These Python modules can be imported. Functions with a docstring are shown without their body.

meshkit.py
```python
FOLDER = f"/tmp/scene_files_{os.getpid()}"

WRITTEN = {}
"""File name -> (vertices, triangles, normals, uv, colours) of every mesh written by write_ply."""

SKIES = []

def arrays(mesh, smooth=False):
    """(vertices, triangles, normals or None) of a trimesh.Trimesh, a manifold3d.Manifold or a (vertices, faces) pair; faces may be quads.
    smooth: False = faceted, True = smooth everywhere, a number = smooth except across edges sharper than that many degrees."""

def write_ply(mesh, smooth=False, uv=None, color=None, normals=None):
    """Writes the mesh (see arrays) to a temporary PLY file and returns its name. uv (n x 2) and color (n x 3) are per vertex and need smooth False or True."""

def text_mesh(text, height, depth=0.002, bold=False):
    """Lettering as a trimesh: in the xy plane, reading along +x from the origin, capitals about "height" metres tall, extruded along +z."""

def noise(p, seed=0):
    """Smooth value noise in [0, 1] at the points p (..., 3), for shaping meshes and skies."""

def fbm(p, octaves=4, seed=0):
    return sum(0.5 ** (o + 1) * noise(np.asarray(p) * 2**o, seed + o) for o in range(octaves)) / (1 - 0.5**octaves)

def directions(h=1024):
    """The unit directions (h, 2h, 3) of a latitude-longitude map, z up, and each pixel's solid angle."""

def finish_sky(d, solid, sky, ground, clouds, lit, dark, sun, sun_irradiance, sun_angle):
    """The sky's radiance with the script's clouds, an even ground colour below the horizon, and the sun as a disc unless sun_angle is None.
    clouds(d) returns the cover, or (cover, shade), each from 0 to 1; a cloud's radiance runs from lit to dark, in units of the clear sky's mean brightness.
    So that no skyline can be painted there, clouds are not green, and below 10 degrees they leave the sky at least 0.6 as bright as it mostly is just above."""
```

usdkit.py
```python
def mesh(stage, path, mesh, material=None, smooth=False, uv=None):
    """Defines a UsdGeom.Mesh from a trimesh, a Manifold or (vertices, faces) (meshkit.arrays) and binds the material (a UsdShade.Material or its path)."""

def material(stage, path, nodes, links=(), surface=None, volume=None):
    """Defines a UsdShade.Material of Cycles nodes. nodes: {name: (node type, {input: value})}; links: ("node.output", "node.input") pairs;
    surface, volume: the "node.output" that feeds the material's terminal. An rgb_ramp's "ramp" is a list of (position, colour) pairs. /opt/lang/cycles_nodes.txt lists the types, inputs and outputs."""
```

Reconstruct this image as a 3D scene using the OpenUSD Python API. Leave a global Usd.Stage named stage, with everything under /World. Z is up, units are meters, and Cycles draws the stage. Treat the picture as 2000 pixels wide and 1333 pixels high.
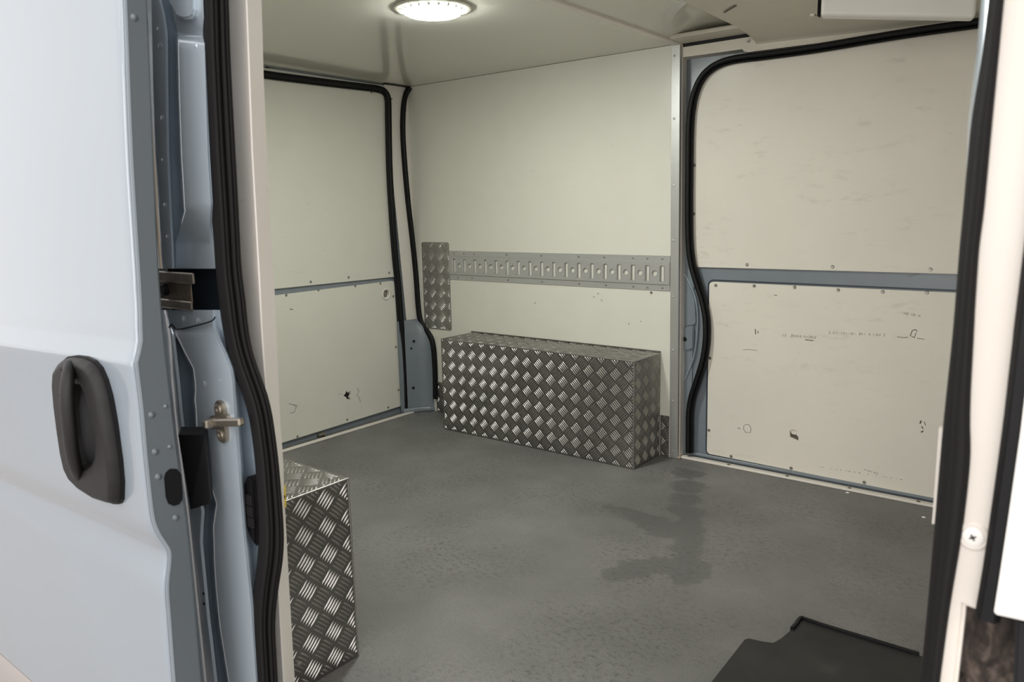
import math, random
import numpy as np, trimesh, usdkit, meshkit
from pxr import Usd, UsdGeom, UsdLux, Gf
from shapely.geometry import Polygon, Point, LineString, box as sbox
from shapely import affinity
from shapely.ops import unary_union

stage = Usd.Stage.CreateInMemory()
UsdGeom.SetStageUpAxis(stage, 'Z')
UsdGeom.Xform.Define(stage, '/World')
rng = random.Random(7)

# ---------------------------------------------------------------- camera
# van axes: x towards the front of the van (right), y across the van away from the camera, z up; load floor at z = 0
FPX = 1505.165
CAM = np.array([2.6086, -2.5772, 0.945])
_y, _p, _r = np.radians([38.2348, 9.7369, -1.1793])
CF = np.array([-np.sin(_y) * np.cos(_p), np.cos(_y) * np.cos(_p), -np.sin(_p)])
_rt = np.array([np.cos(_y), np.sin(_y), 0.0]); _up = np.cross(_rt, CF)
CR = np.cos(_r) * _rt + np.sin(_r) * _up
CU = -np.sin(_r) * _rt + np.cos(_r) * _up
cam = UsdGeom.Camera.Define(stage, '/World/camera')
cam.CreateHorizontalApertureAttr(36.0)
cam.CreateVerticalApertureAttr(36.0 * 1333 / 2000)
cam.CreateFocalLengthAttr(36.0 * FPX / 2000)
cam.CreateFStopAttr(9.0)
cam.CreateFocusDistanceAttr(3.0)
cam.CreateExposureAttr(0.0)
M = Gf.Matrix4d(*CR, 0, *CU, 0, *(-CF), 0, *CAM, 1)
cam.AddTransformOp().Set(M)

# ---------------------------------------------------------------- ambient light of the hall, hall ceiling lights, added front light
dome = UsdLux.DomeLight.Define(stage, '/World/hall_ambient')
dome.CreateIntensityAttr(0.42)
dome.CreateColorAttr(Gf.Vec3f(1.0, 0.97, 0.95))

def rect_light(name, loc, w, h, inten, col, rot=(0, 0, 0)):
    l = UsdLux.RectLight.Define(stage, '/World/' + name)
    l.CreateWidthAttr(w); l.CreateHeightAttr(h); l.CreateIntensityAttr(inten); l.CreateColorAttr(Gf.Vec3f(*col))
    l.AddTranslateOp().Set(Gf.Vec3d(*loc)); l.AddRotateXYZOp().Set(Gf.Vec3f(*rot))
    return l
HALL = (1.0, 0.962, 0.925)
rect_light('hall_light', (-1.4, -5.2, 3.0), 1.2, 4.5, 2.8, HALL)
rect_light('hall_light_001', (3.0, -5.2, 3.0), 1.2, 4.5, 3.4, HALL)
rect_light('hall_light_002', (6.2, -5.2, 3.0), 1.2, 4.5, 6.0, HALL)
rect_light('added_front_light', (2.9, -7.6, 1.5), 4.2, 2.4, 3.2, HALL, (90, 0, 0))  # unseen light added behind the camera to brighten pillar and lining edge
LAMP_STRENGTH = 200.0
LAMP_COL = (0.97, 1.0, 0.94)

# ---------------------------------------------------------------- helpers
def at(u, v, **k):
    """The point of the plane x=, y= or z= that the photograph shows at pixel (u, v) of 2000 x 1333."""
    d = CF + CR * (u - 1000) / FPX - CU * (v - 666.5) / FPX
    (a, val), = k.items(); i = 'xyz'.index(a)
    return CAM + d * (val - CAM[i]) / d[i]

used = {}
def numbered(parent, name):
    k = (parent, name); n = used.get(k, -1) + 1; used[k] = n
    return name if n == 0 else '%s_%03d' % (name, n)

def tag(prim, label=None, cat=None, group=None, kind=None):
    for k, v in (('label', label), ('category', cat), ('group', group), ('kind', kind)):
        if v: prim.SetCustomDataByKey(k, v)
    return prim

ORIG = {}
def thing(name, label, cat, loc=(0, 0, 0), group=None, kind=None):
    path = '/World/' + numbered('/World', name)
    x = UsdGeom.Xform.Define(stage, path)
    x.AddTranslateOp().Set(Gf.Vec3d(*map(float, loc)))
    ORIG[path] = np.array(loc, float)
    return tag(x.GetPrim(), label, cat, group, kind)

def root_of(path):
    return '/'.join(path.split('/')[:3])

def part(parent, name, mesh, mat, label=None, smooth=False, kind=None):
    pp = str(parent.GetPath())
    path = pp + '/' + numbered(pp, name)
    v, f, n = meshkit.arrays(mesh, smooth)
    m = trimesh.Trimesh(v - ORIG[root_of(path)], f, process=False)
    if smooth is not False:
        prim = usdkit.mesh(stage, path, m, mat, smooth=True).GetPrim()
        prim.GetAttribute('normals').Set([Gf.Vec3f(*map(float, q)) for q in n])
    else:
        prim = usdkit.mesh(stage, path, m, mat).GetPrim()
    return tag(prim, label, None, None, kind)

def cat_(ms): return trimesh.util.concatenate([m for m in ms])

def orient(m):
    if m.volume < 0: m.invert()
    return m

def bx(a, b, c=0.0):
    """box between two corners, edges bevelled by c"""
    a, b = np.minimum(a, b), np.maximum(a, b)
    if c <= 0:
        m = trimesh.creation.box(b - a); m.apply_translation((a + b) / 2); return m
    P = []
    for i in range(8):
        s = np.array([(i >> k) & 1 for k in range(3)])
        base = np.where(s, b, a); inn = np.where(s, -1, 1) * c
        for k in range(3):
            q = base + inn; q[k] = base[k]; P.append(q)
    return trimesh.convex.convex_hull(np.array(P))

def to3(m, axis, c, sgn):
    """flat extrusion (a, b, h) placed on the plane axis = c, growing to sgn"""
    v = np.array(m.vertices); a, b, h = v[:, 0], v[:, 1], v[:, 2]
    w = c + sgn * h
    V = {'x': np.c_[w, a, b], 'y': np.c_[a, w, b], 'z': np.c_[a, b, w]}[axis]
    return orient(trimesh.Trimesh(V, m.faces, process=True))

def flat(p3, axis):
    p3 = np.asarray(p3)
    return p3[:, {'x': [1, 2], 'y': [0, 2], 'z': [0, 1]}[axis]]

def slab(poly, axis, c, sgn, t, chamfer=0.0):
    """polygon (shapely, in-plane metres) standing t proud of the plane"""
    out = []
    for g in getattr(poly, 'geoms', [poly]):
        if chamfer > 0:
            out.append(trimesh.creation.extrude_polygon(g, t - chamfer, engine='earcut'))
            q = g.buffer(-chamfer, join_style=2)
            for h in getattr(q, 'geoms', [q]):
                out.append(trimesh.creation.extrude_polygon(h, t, engine='earcut'))
        else:
            out.append(trimesh.creation.extrude_polygon(g, t, engine='earcut'))
    return cat_([to3(m, axis, c, sgn) for m in out])

def pxpoly(pts, axis, c, r=0.0):
    p = Polygon(flat([at(u, v, **{axis: c}) for u, v in pts], axis)).buffer(0)
    if r: p = p.buffer(-r).buffer(2 * r).buffer(-r)
    return p

def spline(P, step=0.01, closed=False):
    P = np.asarray(P, float); out = []
    n = len(P)
    for i in range(n - 1):
        p0, p1, p2, p3 = P[max(i - 1, 0)], P[i], P[i + 1], P[min(i + 2, n - 1)]
        k = max(2, int(np.linalg.norm(p2 - p1) / step))
        for t in np.arange(k) / k:
            out.append(0.5 * ((2 * p1) + (p2 - p0) * t + (2 * p0 - 5 * p1 + 4 * p2 - p3) * t * t + (3 * p1 - p0 - 3 * p2 + p3) * t ** 3))
    out.append(P[-1])
    return np.array(out)

def sweep(path, prof, N):
    """closed 2D profile (a: in-plane side, b: along N) swept along path"""
    path = np.asarray(path, float); N = np.asarray(N, float); N /= np.linalg.norm(N)
    T = np.gradient(path, axis=0); T /= np.linalg.norm(T, axis=1, keepdims=True)
    A = np.cross(T, N); A /= np.linalg.norm(A, axis=1, keepdims=True)
    prof = np.asarray(prof, float); k = len(prof); n = len(path)
    V = (path[:, None] + A[:, None] * prof[None, :, :1] + N[None, None] * prof[None, :, 1:]).reshape(-1, 3)
    i, j = np.meshgrid(np.arange(n - 1), np.arange(k), indexing='ij')
    q = np.stack([i * k + j, i * k + (j + 1) % k, (i + 1) * k + (j + 1) % k, (i + 1) * k + j], -1).reshape(-1, 4)
    F = np.vstack([q[:, [0, 1, 2]], q[:, [0, 2, 3]]])
    c0, c1 = len(V), len(V) + 1
    V = np.vstack([V, path[:1] + 0 * path[:1], path[-1:]])
    F = np.vstack([F, [[c0, (j + 1) % k, j] for j in range(k)], [[c1, (n - 1) * k + j, (n - 1) * k + (j + 1) % k] for j in range(k)]])
    return orient(trimesh.Trimesh(V, F, process=False))

def ell(a, b, n=12, off=(0, 0)):
    t = np.arange(n) * 2 * np.pi / n
    return np.c_[np.cos(t) * a + off[0], np.sin(t) * b + off[1]]

def up(P, v=-330):
    """a list of (v, ...) knots continued straight to v at its top"""
    a, b = np.array(P[0], float), np.array(P[1], float)
    return [tuple(a + (b - a) * (v - a[0]) / (b[0] - a[0]))] + list(P)
def down(P, v=2300):
    return up(P[::-1], v)[::-1]

def loft(cols, vs, back=None, step=None):
    """sheet metal: columns of knots (v, u, y); every row v is cut through all columns"""
    G = []
    for v in vs:
        row = []
        for c in cols:
            kv = [k[0] for k in c]
            row.append(at(np.interp(v, kv, [k[1] for k in c]), v, y=np.interp(v, kv, [k[2] for k in c])))
        G.append(row)
    G = np.array(G); return grid(G)

def grid(G, flip=False):
    r, c = G.shape[:2]
    i, j = np.meshgrid(np.arange(r - 1), np.arange(c - 1), indexing='ij')
    q = np.stack([i * c + j, (i + 1) * c + j, (i + 1) * c + j + 1, i * c + j + 1], -1).reshape(-1, 4)
    if flip: q = q[:, ::-1]
    return trimesh.Trimesh(G.reshape(-1, 3), np.vstack([q[:, [0, 1, 2]], q[:, [0, 2, 3]]]), process=False)

def thick(m, d):
    """gives a sheet its thickness: d is the offset to its back"""
    n = len(m.vertices); d = np.asarray(d, float)
    V = np.vstack([m.vertices, m.vertices + d]); F = [m.faces, m.faces[:, ::-1] + n]
    e = np.sort(m.edges, axis=1); u, idx, cnt = np.unique(e, axis=0, return_index=True, return_counts=True)
    for a, b in m.edges[idx[cnt == 1]]:
        F.append([[b, a, a + n], [b, a + n, b + n]])
    return trimesh.Trimesh(V, np.vstack(F), process=False)

def lathe(prof, c, N, seg=16):
    """profile (r, h) turned about N through c"""
    prof = np.asarray(prof, float); N = np.asarray(N, float); N /= np.linalg.norm(N)
    a = np.cross(N, [0, 0, 1.0] if abs(N[2]) < .9 else [1.0, 0, 0]); a /= np.linalg.norm(a); b = np.cross(N, a)
    t = np.arange(seg) * 2 * np.pi / seg
    V = np.asarray(c) + prof[:, None, :1] * (np.cos(t)[None, :, None] * a + np.sin(t)[None, :, None] * b) + prof[:, None, 1:] * N
    k = len(prof)
    i, j = np.meshgrid(np.arange(k - 1), np.arange(seg), indexing='ij')
    q = np.stack([i * seg + j, i * seg + (j + 1) % seg, (i + 1) * seg + (j + 1) % seg, (i + 1) * seg + j], -1).reshape(-1, 4)
    m = trimesh.Trimesh(V.reshape(-1, 3), np.vstack([q[:, [0, 1, 2]], q[:, [0, 2, 3]]]), process=True)
    m.update_faces(m.nondegenerate_faces())
    return m

def screw_mesh(c, N, r=0.0055, h=0.002):
    return lathe([(r, -0.0005), (r, h * .35), (r * .8, h), (r * .42, h * .9), (r * .34, h * .1), (1e-5, h * .1)], c, N, 10)

def rod(a, b, r, n=10):
    return trimesh.creation.cylinder(r, segment=[a, b], sections=n)

# ---------------------------------------------------------------- materials
def LK(n): return '/World/Looks/' + n
def plain(name, col, rough=.5, metal=0., coat=0., spec=.5, bump=0., bscale=200., **kw):
    nodes = {'p': ('principled_bsdf', dict(base_color=col, roughness=rough, metallic=metal, coat_weight=coat, specular_ior_level=spec, **kw))}
    links = []
    if bump:
        nodes['g'] = ('geometry', {}); nodes['n'] = ('noise_texture', dict(scale=bscale, detail=3.))
        nodes['b'] = ('bump', dict(strength=bump, distance=.002))
        links = [('g.position', 'n.vector'), ('n.fac', 'b.height'), ('b.normal', 'p.normal')]
    return usdkit.material(stage, LK(name), nodes, links, 'p.BSDF')

def scuffed(name, col, dirt, rough, amount=.5, metal=0., stretch=(18, 18, 60), thr=(.62, .72), spec=.5, grime=.12, bump=.03):
    """paint or laminate with faint grime and sparse short scuffs that belong to the surface"""
    n = {'g': ('geometry', {}),
         'm': ('mapping', dict(scale=stretch)), 'n': ('noise_texture', dict(scale=1., detail=5., roughness=.7)),
         'r': ('map_range', dict(from_min=thr[0], from_max=thr[1], to_min=0., to_max=amount, clamp=True)),
         'n2': ('noise_texture', dict(scale=2.3, detail=3.)), 'r2': ('map_range', dict(from_min=.45, from_max=.75, to_min=0., to_max=1., clamp=True)),
         'mul': ('math', dict(math_type='multiply')),
         'n3': ('noise_texture', dict(scale=4., detail=4.)), 'r3': ('map_range', dict(from_min=.4, from_max=.7, to_min=0., to_max=grime, clamp=True)),
         'c0': ('mix_color', dict(a=col, b=tuple(x * .72 for x in col))),
         'c1': ('mix_color', dict(b=dirt)),
         'n4': ('noise_texture', dict(scale=6., detail=2.)), 'rr': ('map_range', dict(from_min=.3, from_max=.7, to_min=rough * .8, to_max=rough * 1.25)),
         'b': ('bump', dict(strength=bump, distance=.004)),
         'p': ('principled_bsdf', dict(specular_ior_level=spec, metallic=metal))}
    l = [('g.position', 'm.vector'), ('m.vector', 'n.vector'), ('n.fac', 'r.value'), ('g.position', 'n2.vector'), ('n2.fac', 'r2.value'),
         ('r.result', 'mul.value1'), ('r2.result', 'mul.value2'), ('g.position', 'n3.vector'), ('n3.fac', 'r3.value'), ('r3.result', 'c0.fac'),
         ('c0.result', 'c1.a'), ('mul.value', 'c1.fac'), ('c1.result', 'p.base_color'), ('g.position', 'n4.vector'), ('n4.fac', 'rr.value'),
         ('rr.result', 'p.roughness'), ('n4.fac', 'b.height'), ('b.normal', 'p.normal')]
    return usdkit.material(stage, LK(name), n, l, 'p.BSDF')

CREAM = (.72, .705, .625)
m_panel = scuffed('cream_laminate', CREAM, (.22, .2, .17), .30, amount=.35, grime=.06)
m_worn = scuffed('worn_cream_laminate', (.75, .71, .63), (.2, .18, .155), .44, spec=.35, amount=.4, stretch=(12, 12, 38), thr=(.56, .72), grime=.12, bump=.08)
m_ceil = scuffed('ceiling_laminate', (.66, .645, .57), (.25, .23, .2), .10, amount=.15, grime=.04, bump=.012)
m_edge = scuffed('cream_edge', (.76, .71, .645), (.3, .27, .24), .4, amount=.3, grime=.08)
m_lining = scuffed('cream_edge_light_painted', (.92, .875, .815), (.4, .36, .32), .45, amount=.3, grime=.05)  # the edge cream again, lightened in colour to replace light it misses
m_trimw = plain('white_trim', (.86, .84, .80), .42)
m_headl = scuffed('headliner_plastic', (.66, .62, .53), (.3, .28, .25), .45, amount=.35, grime=.1)
m_blue = scuffed('blue_grey_paint', (.195, .224, .25), (.05, .06, .07), .30, amount=.4, grime=.2, spec=.6)
m_body = plain('body_inner_paint', (.50, .58, .65), .24, metal=.25, coat=.8)
m_door = plain('body_outer_paint', (.305, .352, .40), .25, metal=.1, coat=1., coat_roughness=.04)
m_doored = plain('door_paint_shaded', (.125, .147, .165), .38, metal=.1, coat=.3)  # the outer door paint, darkened in colour as shade on the front edge
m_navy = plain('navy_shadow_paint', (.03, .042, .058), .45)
m_rub = plain('black_rubber', (.006, .006, .007), .5, spec=.25)
m_rubg = plain('charcoal_rubber', (.0115, .0105, .0108), .72, spec=.22)
m_mat = scuffed('mat_rubber', (.012, .012, .012), (.09, .085, .08), .55, amount=.5, stretch=(10, 10, 10), thr=(.58, .75), grime=.3)
m_hand = plain('handle_plastic', (.0095, .0088, .0088), .5, bump=.15, bscale=1500, spec=.38)
m_dark = plain('dark_void', (.004, .004, .005), .7)
m_alu = plain('brushed_aluminium', (.50, .50, .485), .4, metal=.6, bump=.08, bscale=300)
m_rail = plain('galvanised_rail', (.49, .49, .475), .42, metal=.5, bump=.1, bscale=120)
m_screw = plain('zinc_screw', (.36, .345, .31), .38, metal=.8)
m_steel = scuffed('worn_steel', (.40, .36, .30), (.05, .04, .03), .33, metal=.8, amount=.9, stretch=(40, 40, 40), thr=(.45, .65), grime=.6)
m_rust = scuffed('greasy_steel', (.27, .22, .16), (.035, .028, .02), .38, metal=.6, amount=.9, stretch=(60, 60, 60), thr=(.4, .6), grime=.7)
m_tan = plain('tan_sealant', (.50, .42, .33), .6)
m_yellow = plain('sticker_yellow', (.75, .55, .08), .5)
m_crack = plain('crack_dark', (.10, .085, .065), .8)
m_wool = usdkit.material(stage, LK('brown_fleece'), {
    'g': ('geometry', {}), 'm': ('mapping', dict(scale=(60, 30, 22), rotation=(0, .5, 0))), 'n': ('noise_texture', dict(scale=1., detail=4., distortion=1.5)),
    'r': ('rgb_ramp', dict(ramp=[(.3, (.012, .009, .008)), (.5, (.045, .034, .028)), (.7, (.13, .10, .085))])),
    'p': ('principled_bsdf', dict(roughness=.9))},
    [('g.position', 'm.vector'), ('m.vector', 'n.vector'), ('n.fac', 'r.fac'), ('r.color', 'p.base_color')], 'p.BSDF')
m_lens = usdkit.material(stage, LK('lamp_lens'), {'e': ('emission', dict(color=LAMP_COL, strength=LAMP_STRENGTH))}, [], 'e.emission')

def tread_mat(name, a, b, ra, rb):
    return usdkit.material(stage, LK(name), {
        'g': ('geometry', {}), 'n': ('noise_texture', dict(scale=7., detail=6., roughness=.65)),
        'r': ('rgb_ramp', dict(ramp=[(.35, a), (.62, b)])), 'rr': ('map_range', dict(from_min=.35, from_max=.65, to_min=ra, to_max=rb)),
        'n2': ('noise_texture', dict(scale=350., detail=2.)), 'b': ('bump', dict(strength=.08, distance=.001)),
        'p': ('principled_bsdf', dict(metallic=.92))},
        [('g.position', 'n.vector'), ('n.fac', 'r.fac'), ('n.fac', 'rr.value'), ('r.color', 'p.base_color'), ('rr.result', 'p.roughness'),
         ('g.position', 'n2.vector'), ('n2.fac', 'b.height'), ('b.normal', 'p.normal')], 'p.BSDF')
m_tread = tread_mat('tread_plate_dull', (.185, .18, .17), (.275, .268, .255), .42, .34)
m_rib = tread_mat('tread_rib_polished', (.36, .352, .335), (.47, .46, .44), .36, .28)
m_plate = tread_mat('tread_plate_pale', (.34, .335, .315), (.44, .432, .41), .5, .42)
m_plrib = tread_mat('tread_rib_pale', (.42, .412, .39), (.52, .51, .49), .34, .26)

STAIN = [(at(u, v, z=0), r) for u, v, r in [(1190, 990, .02), (1215, 998, .03), (1245, 1010, .04), (1275, 1022, .055), (1302, 1032, .06), (1205, 1122, .03), (1235, 1114, .04), (1265, 1108, .045), (1300, 1102, .05)] + [(1338 + (v % 3) * 4, v, .052) for v in range(925, 1150, 25)]]
def floor_mat():
    n = {'g': ('geometry', {}),
         'n': ('noise_texture', dict(scale=2.2, detail=6., roughness=.6)),
         'r': ('rgb_ramp', dict(ramp=[(.3, (.125, .124, .118)), (.5, (.160, .158, .151)), (.7, (.20, .197, .188))])),
         'm2': ('mapping', dict(scale=(60, 90, 1), rotation=(0, 0, .25))), 'n2': ('noise_texture', dict(scale=1., detail=5., roughness=.75)),
         'r2': ('map_range', dict(from_min=.5, from_max=.68, to_min=0., to_max=.8, clamp=True)),
         'n3': ('noise_texture', dict(scale=3.1, detail=3.)), 'r3': ('map_range', dict(from_min=.42, from_max=.62, to_min=.12, to_max=1., clamp=True)),
         'mu': ('math', dict(math_type='multiply')),
         'c1': ('mix_color', dict(b=(.055, .05, .046))),
         'p': ('principled_bsdf', dict(specular_ior_level=.4)),
         'n5': ('noise_texture', dict(scale=160., detail=3.)), 'b': ('bump', dict(strength=.12, distance=.002)),
         'nd': ('noise_texture', dict(scale=12., detail=6., roughness=.7)), 'nds': ('vector_math', dict(math_type='scale', scale=.16)), 'nda': ('vector_math', dict(math_type='add')),
         'c2': ('mix_color', dict(b=(.085, .086, .083))),
         'sp': ('noise_texture', dict(scale=260., detail=2., roughness=.6)), 'spr': ('map_range', dict(from_min=.3, from_max=.7, to_min=.88, to_max=1.2, clamp=True)),
         'spm': ('vector_math', dict(math_type='scale'))}
    l = [('g.position', 'n.vector'), ('n.fac', 'r.fac'), ('g.position', 'm2.vector'), ('m2.vector', 'n2.vector'), ('n2.fac', 'r2.value'),
         ('g.position', 'n3.vector'), ('n3.fac', 'r3.value'), ('r2.result', 'mu.value1'), ('r3.result', 'mu.value2'),
         ('g.position', 'nd.vector'), ('nd.color', 'nds.vector1'), ('nds.vector', 'nda.vector1'), ('g.position', 'nda.vector2')]
    prev = None
    for k, (s, rad) in enumerate(STAIN):     # an old spill with a ragged outline
        n['d%d' % k] = ('vector_math', dict(math_type='distance', vector2=(s[0] + .08, s[1] + .08, .08)))
        n['q%d' % k] = ('map_range', dict(from_min=rad, from_max=rad + .014, to_min=.55, to_max=0., clamp=True))
        l += [('nda.vector', 'd%d.vector1' % k), ('d%d.value' % k, 'q%d.value' % k)]
        if prev:
            n['x%d' % k] = ('math', dict(math_type='maximum')); l += [(prev, 'x%d.value1' % k), ('q%d.result' % k, 'x%d.value2' % k)]; prev = 'x%d.value' % k
        else: prev = 'q0.result'
    n['ro'] = ('map_range', dict(from_min=0., from_max=1., to_min=.52, to_max=.42))
    l += [(prev, 'c2.fac'), ('r.color', 'spm.vector1'), ('g.position', 'sp.vector'), ('sp.fac', 'spr.value'), ('spr.result', 'spm.scale'), ('spm.vector', 'c2.a'), ('c2.result', 'c1.a'), ('mu.value', 'c1.fac'), ('c1.result', 'p.base_color'), (prev, 'ro.value'), ('ro.result', 'p.roughness'),
          ('g.position', 'n5.vector'), ('n5.fac', 'b.height'), ('b.normal', 'p.normal')]
    return usdkit.material(stage, LK('floor_vinyl'), n, l, 'p.BSDF')
m_floor = floor_mat()
m_ground = plain('hall_concrete', (.36, .34, .33), .6, bump=.1, bscale=40)

# ================================================================ SETTING
H = 1.498
def struct(name, label, cat, loc=(0, 0, 0)): return thing(name, label, cat, loc, kind='structure')

g = struct('ground', 'pale concrete hall floor under the van', 'ground', (0, 0, -.56))
part(g, 'concrete', bx((-9, -10, -.66), (10, 6, -.56)), m_ground)

fl = struct('floor', 'scuffed grey vinyl load floor with a dark damp stain', 'floor')
part(fl, 'vinyl', bx((-.03, -1.86, -.03), (2.6, .12, 0)), m_floor)
for u, v in ((1655, 963), (1804, 1011)):
    c = at(u, v, z=0)
    part(fl, 'paint_speck', lathe([(.006, 0), (.005, .0012), (1e-5, .0016)], c, (0, 0, 1), 8), m_trimw, label='white paint speck')

ce = struct('ceiling', 'glossy cream laminate ceiling panel around the round lamp', 'ceiling', (0, 0, H))
part(ce, 'panel', bx((-.03, -1.86, H), (1.322, .02, H + .012)), m_ceil)
part(ce, 'edge_strip', bx((1.318, -1.80, H - .004), (1.352, .02, H + .02), .002), m_edge, label='cream edge strip along the open end of the ceiling')
part(ce, 'roof_skin', bx((-.06, -1.92, H + .05), (2.7, .16, H + .07)), m_body, label='painted roof sheet above the panels')
for u, v in ((534, 133), (636, 147), (730, 162)):
    part(ce, 'screw', screw_mesh(at(u, v, z=H), (0, 0, -1)), m_screw)
part(ce, 'plug', lathe([(.014, 0), (.014, .006), (.009, .009), (1e-5, .009)], at(519, 132, z=H), (0, 0, -1), 12), m_dark, label='small black round plug at the rear edge')

# far side wall: thick lining with the sliding-door aperture to its right
fw = struct('wall_far', 'cream laminate side lining behind the chequer-plate box and the rail', 'wall')
XT = 1.333
def post_lean(m):      # the post stands about half a degree out of plumb
    m.vertices[:, 0] += .0265 - .0103 * m.vertices[:, 2]; return m
wl = Polygon([(-.034, 0), (XT + .026, 0), (XT + .0108, H - .001), (-.034, H - .001)])
part(fw, 'panel', slab(wl, 'y', 0.0, 1, .012), m_panel)
part(fw, 'aperture_return', post_lean(bx((XT - .012, .0125, 0), (XT + .007, .046, 1.484))), m_edge, label='cream edge of the lining beside the sliding door')
part(fw, 'outer_sheet', bx((-.06, .135, -.12), (2.75, .15, H + .06)), m_body, label='painted outer body side')
part(fw, 'screw', screw_mesh(at(1272, 572, y=0), (0, -1, 0)), m_screw)
for i, (u, v, w, h) in enumerate(((1045, 592, 9, 3), (1228, 633, 3, 8), (1252, 628, 5, 3), (1160, 580, 8, 3), (1175, 587, 12, 2), (1168, 574, 3, 9))):
    P = at(u, v, y=0); s = .00085
    pl = affinity.rotate(sbox(P[0] - w * s / 2, P[2] - h * s / 2, P[0] + w * s / 2, P[2] + h * s / 2), 20 - i * 17)
    part(fw, 'scuff_mark', slab(pl, 'y', 0.0, -1, .0003), m_crack)

# aluminium corner post
cp = thing('corner_post', 'tall aluminium corner angle riveted down the right end of the side lining', 'trim', (1.32, 0, 0))
part(cp, 'front_flange', post_lean(bx((1.3045, -.003, .001), (1.337, -.0002, H - .002), .0006)), m_alu)
part(cp, 'return_flange', post_lean(bx((1.3345, -.0025, .001), (1.3375, .010, H - .012), .0006)), m_alu)
for u, v in ((1317, 109), (1316, 232), (1314, 363), (1313, 470), (1312, 580), (1312, 684), (1312, 783), (1312, 880)):
    P = at(u, v, y=-.003); P[0] = 1.316
    part(cp, 'rivet', post_lean(lathe([(.0045, 0), (.004, .0016), (1e-5, .0026)], P, (0, -1, 0), 9)), m_rail)

# rear wall: two door leaves behind a frame
XR = -.006
rd = struct('door_1', 'closed rear door lined with two cream panels, lock hole at upper right', 'door', (0, -.5, 0))
part(rd, 'frame_sheet', bx((XR - .022, -1.82, -.05), (XR - .012, .14, H + .05)), m_blue)
dl = sbox(-1.0, .0, -.1, 1.6)
upper = pxpoly([(470, 130), (762, 168), (777, 545), (768, 541.5), (470, 572)], 'x', XR)
upper = unary_union([upper, sbox(-1.78, .662, -.14, 1.492)])
part(rd, 'upper_panel', slab(upper, 'x', XR - .012, 1, .010, .001), m_panel)
lowp = pxpoly([(470, 586), (770, 548.5), (786, 793), (470, 891)], 'x', XR, .012)
lowp = unary_union([lowp, sbox(-1.6, .035, -.7, .622)])
hole = pxpoly([(676, 764), (680, 768), (684, 764), (685, 772), (683, 777), (686, 780), (679, 781), (676, 776), (671, 773), (675, 770)], 'x', XR)
lock = Point(flat([at(754, 574.5, x=XR)], 'x')[0]).buffer(.018)
part(rd, 'lower_panel', slab(lowp.difference(hole).difference(lock), 'x', XR - .012, 1, .012, .0012), m_panel)
LC = at(754, 574.5, x=XR)
part(rd, 'lock_grommet', lathe([(.0175, -.003), (.0265, 0), (.027, .0035), (.022, .005), (.0175, .002), (.0165, -.009)], LC, (1, 0, 0), 20), m_edge, smooth=40)
part(rd, 'lock_knob', lathe([(.011, -.011), (.011, -.004), (.008, -.002), (1e-5, -.002)], LC + np.array([0, -.004, .002]), (1, 0, 0), 12), m_steel)
part(rd, 'hole_backing', bx((XR - .0118, -.47, .05), (XR - .0116, -.36, .2)), m_dark)
for u, v in ((559, 577), (622, 567), (694, 559), (743, 554), (768, 579), (773, 678), (778, 762), (758, 796), (678, 820), (581, 853)):
    part(rd, 'screw', screw_mesh(at(u, v, x=XR + .0005), (1, 0, 0)), m_screw)
for u, v in ((607, 551), (681, 542), (760, 533), (576, 156), (725, 180)):
    part(rd, 'screw', screw_mesh(at(u, v, x=XR - .001), (1, 0, 0)), m_screw)
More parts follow.
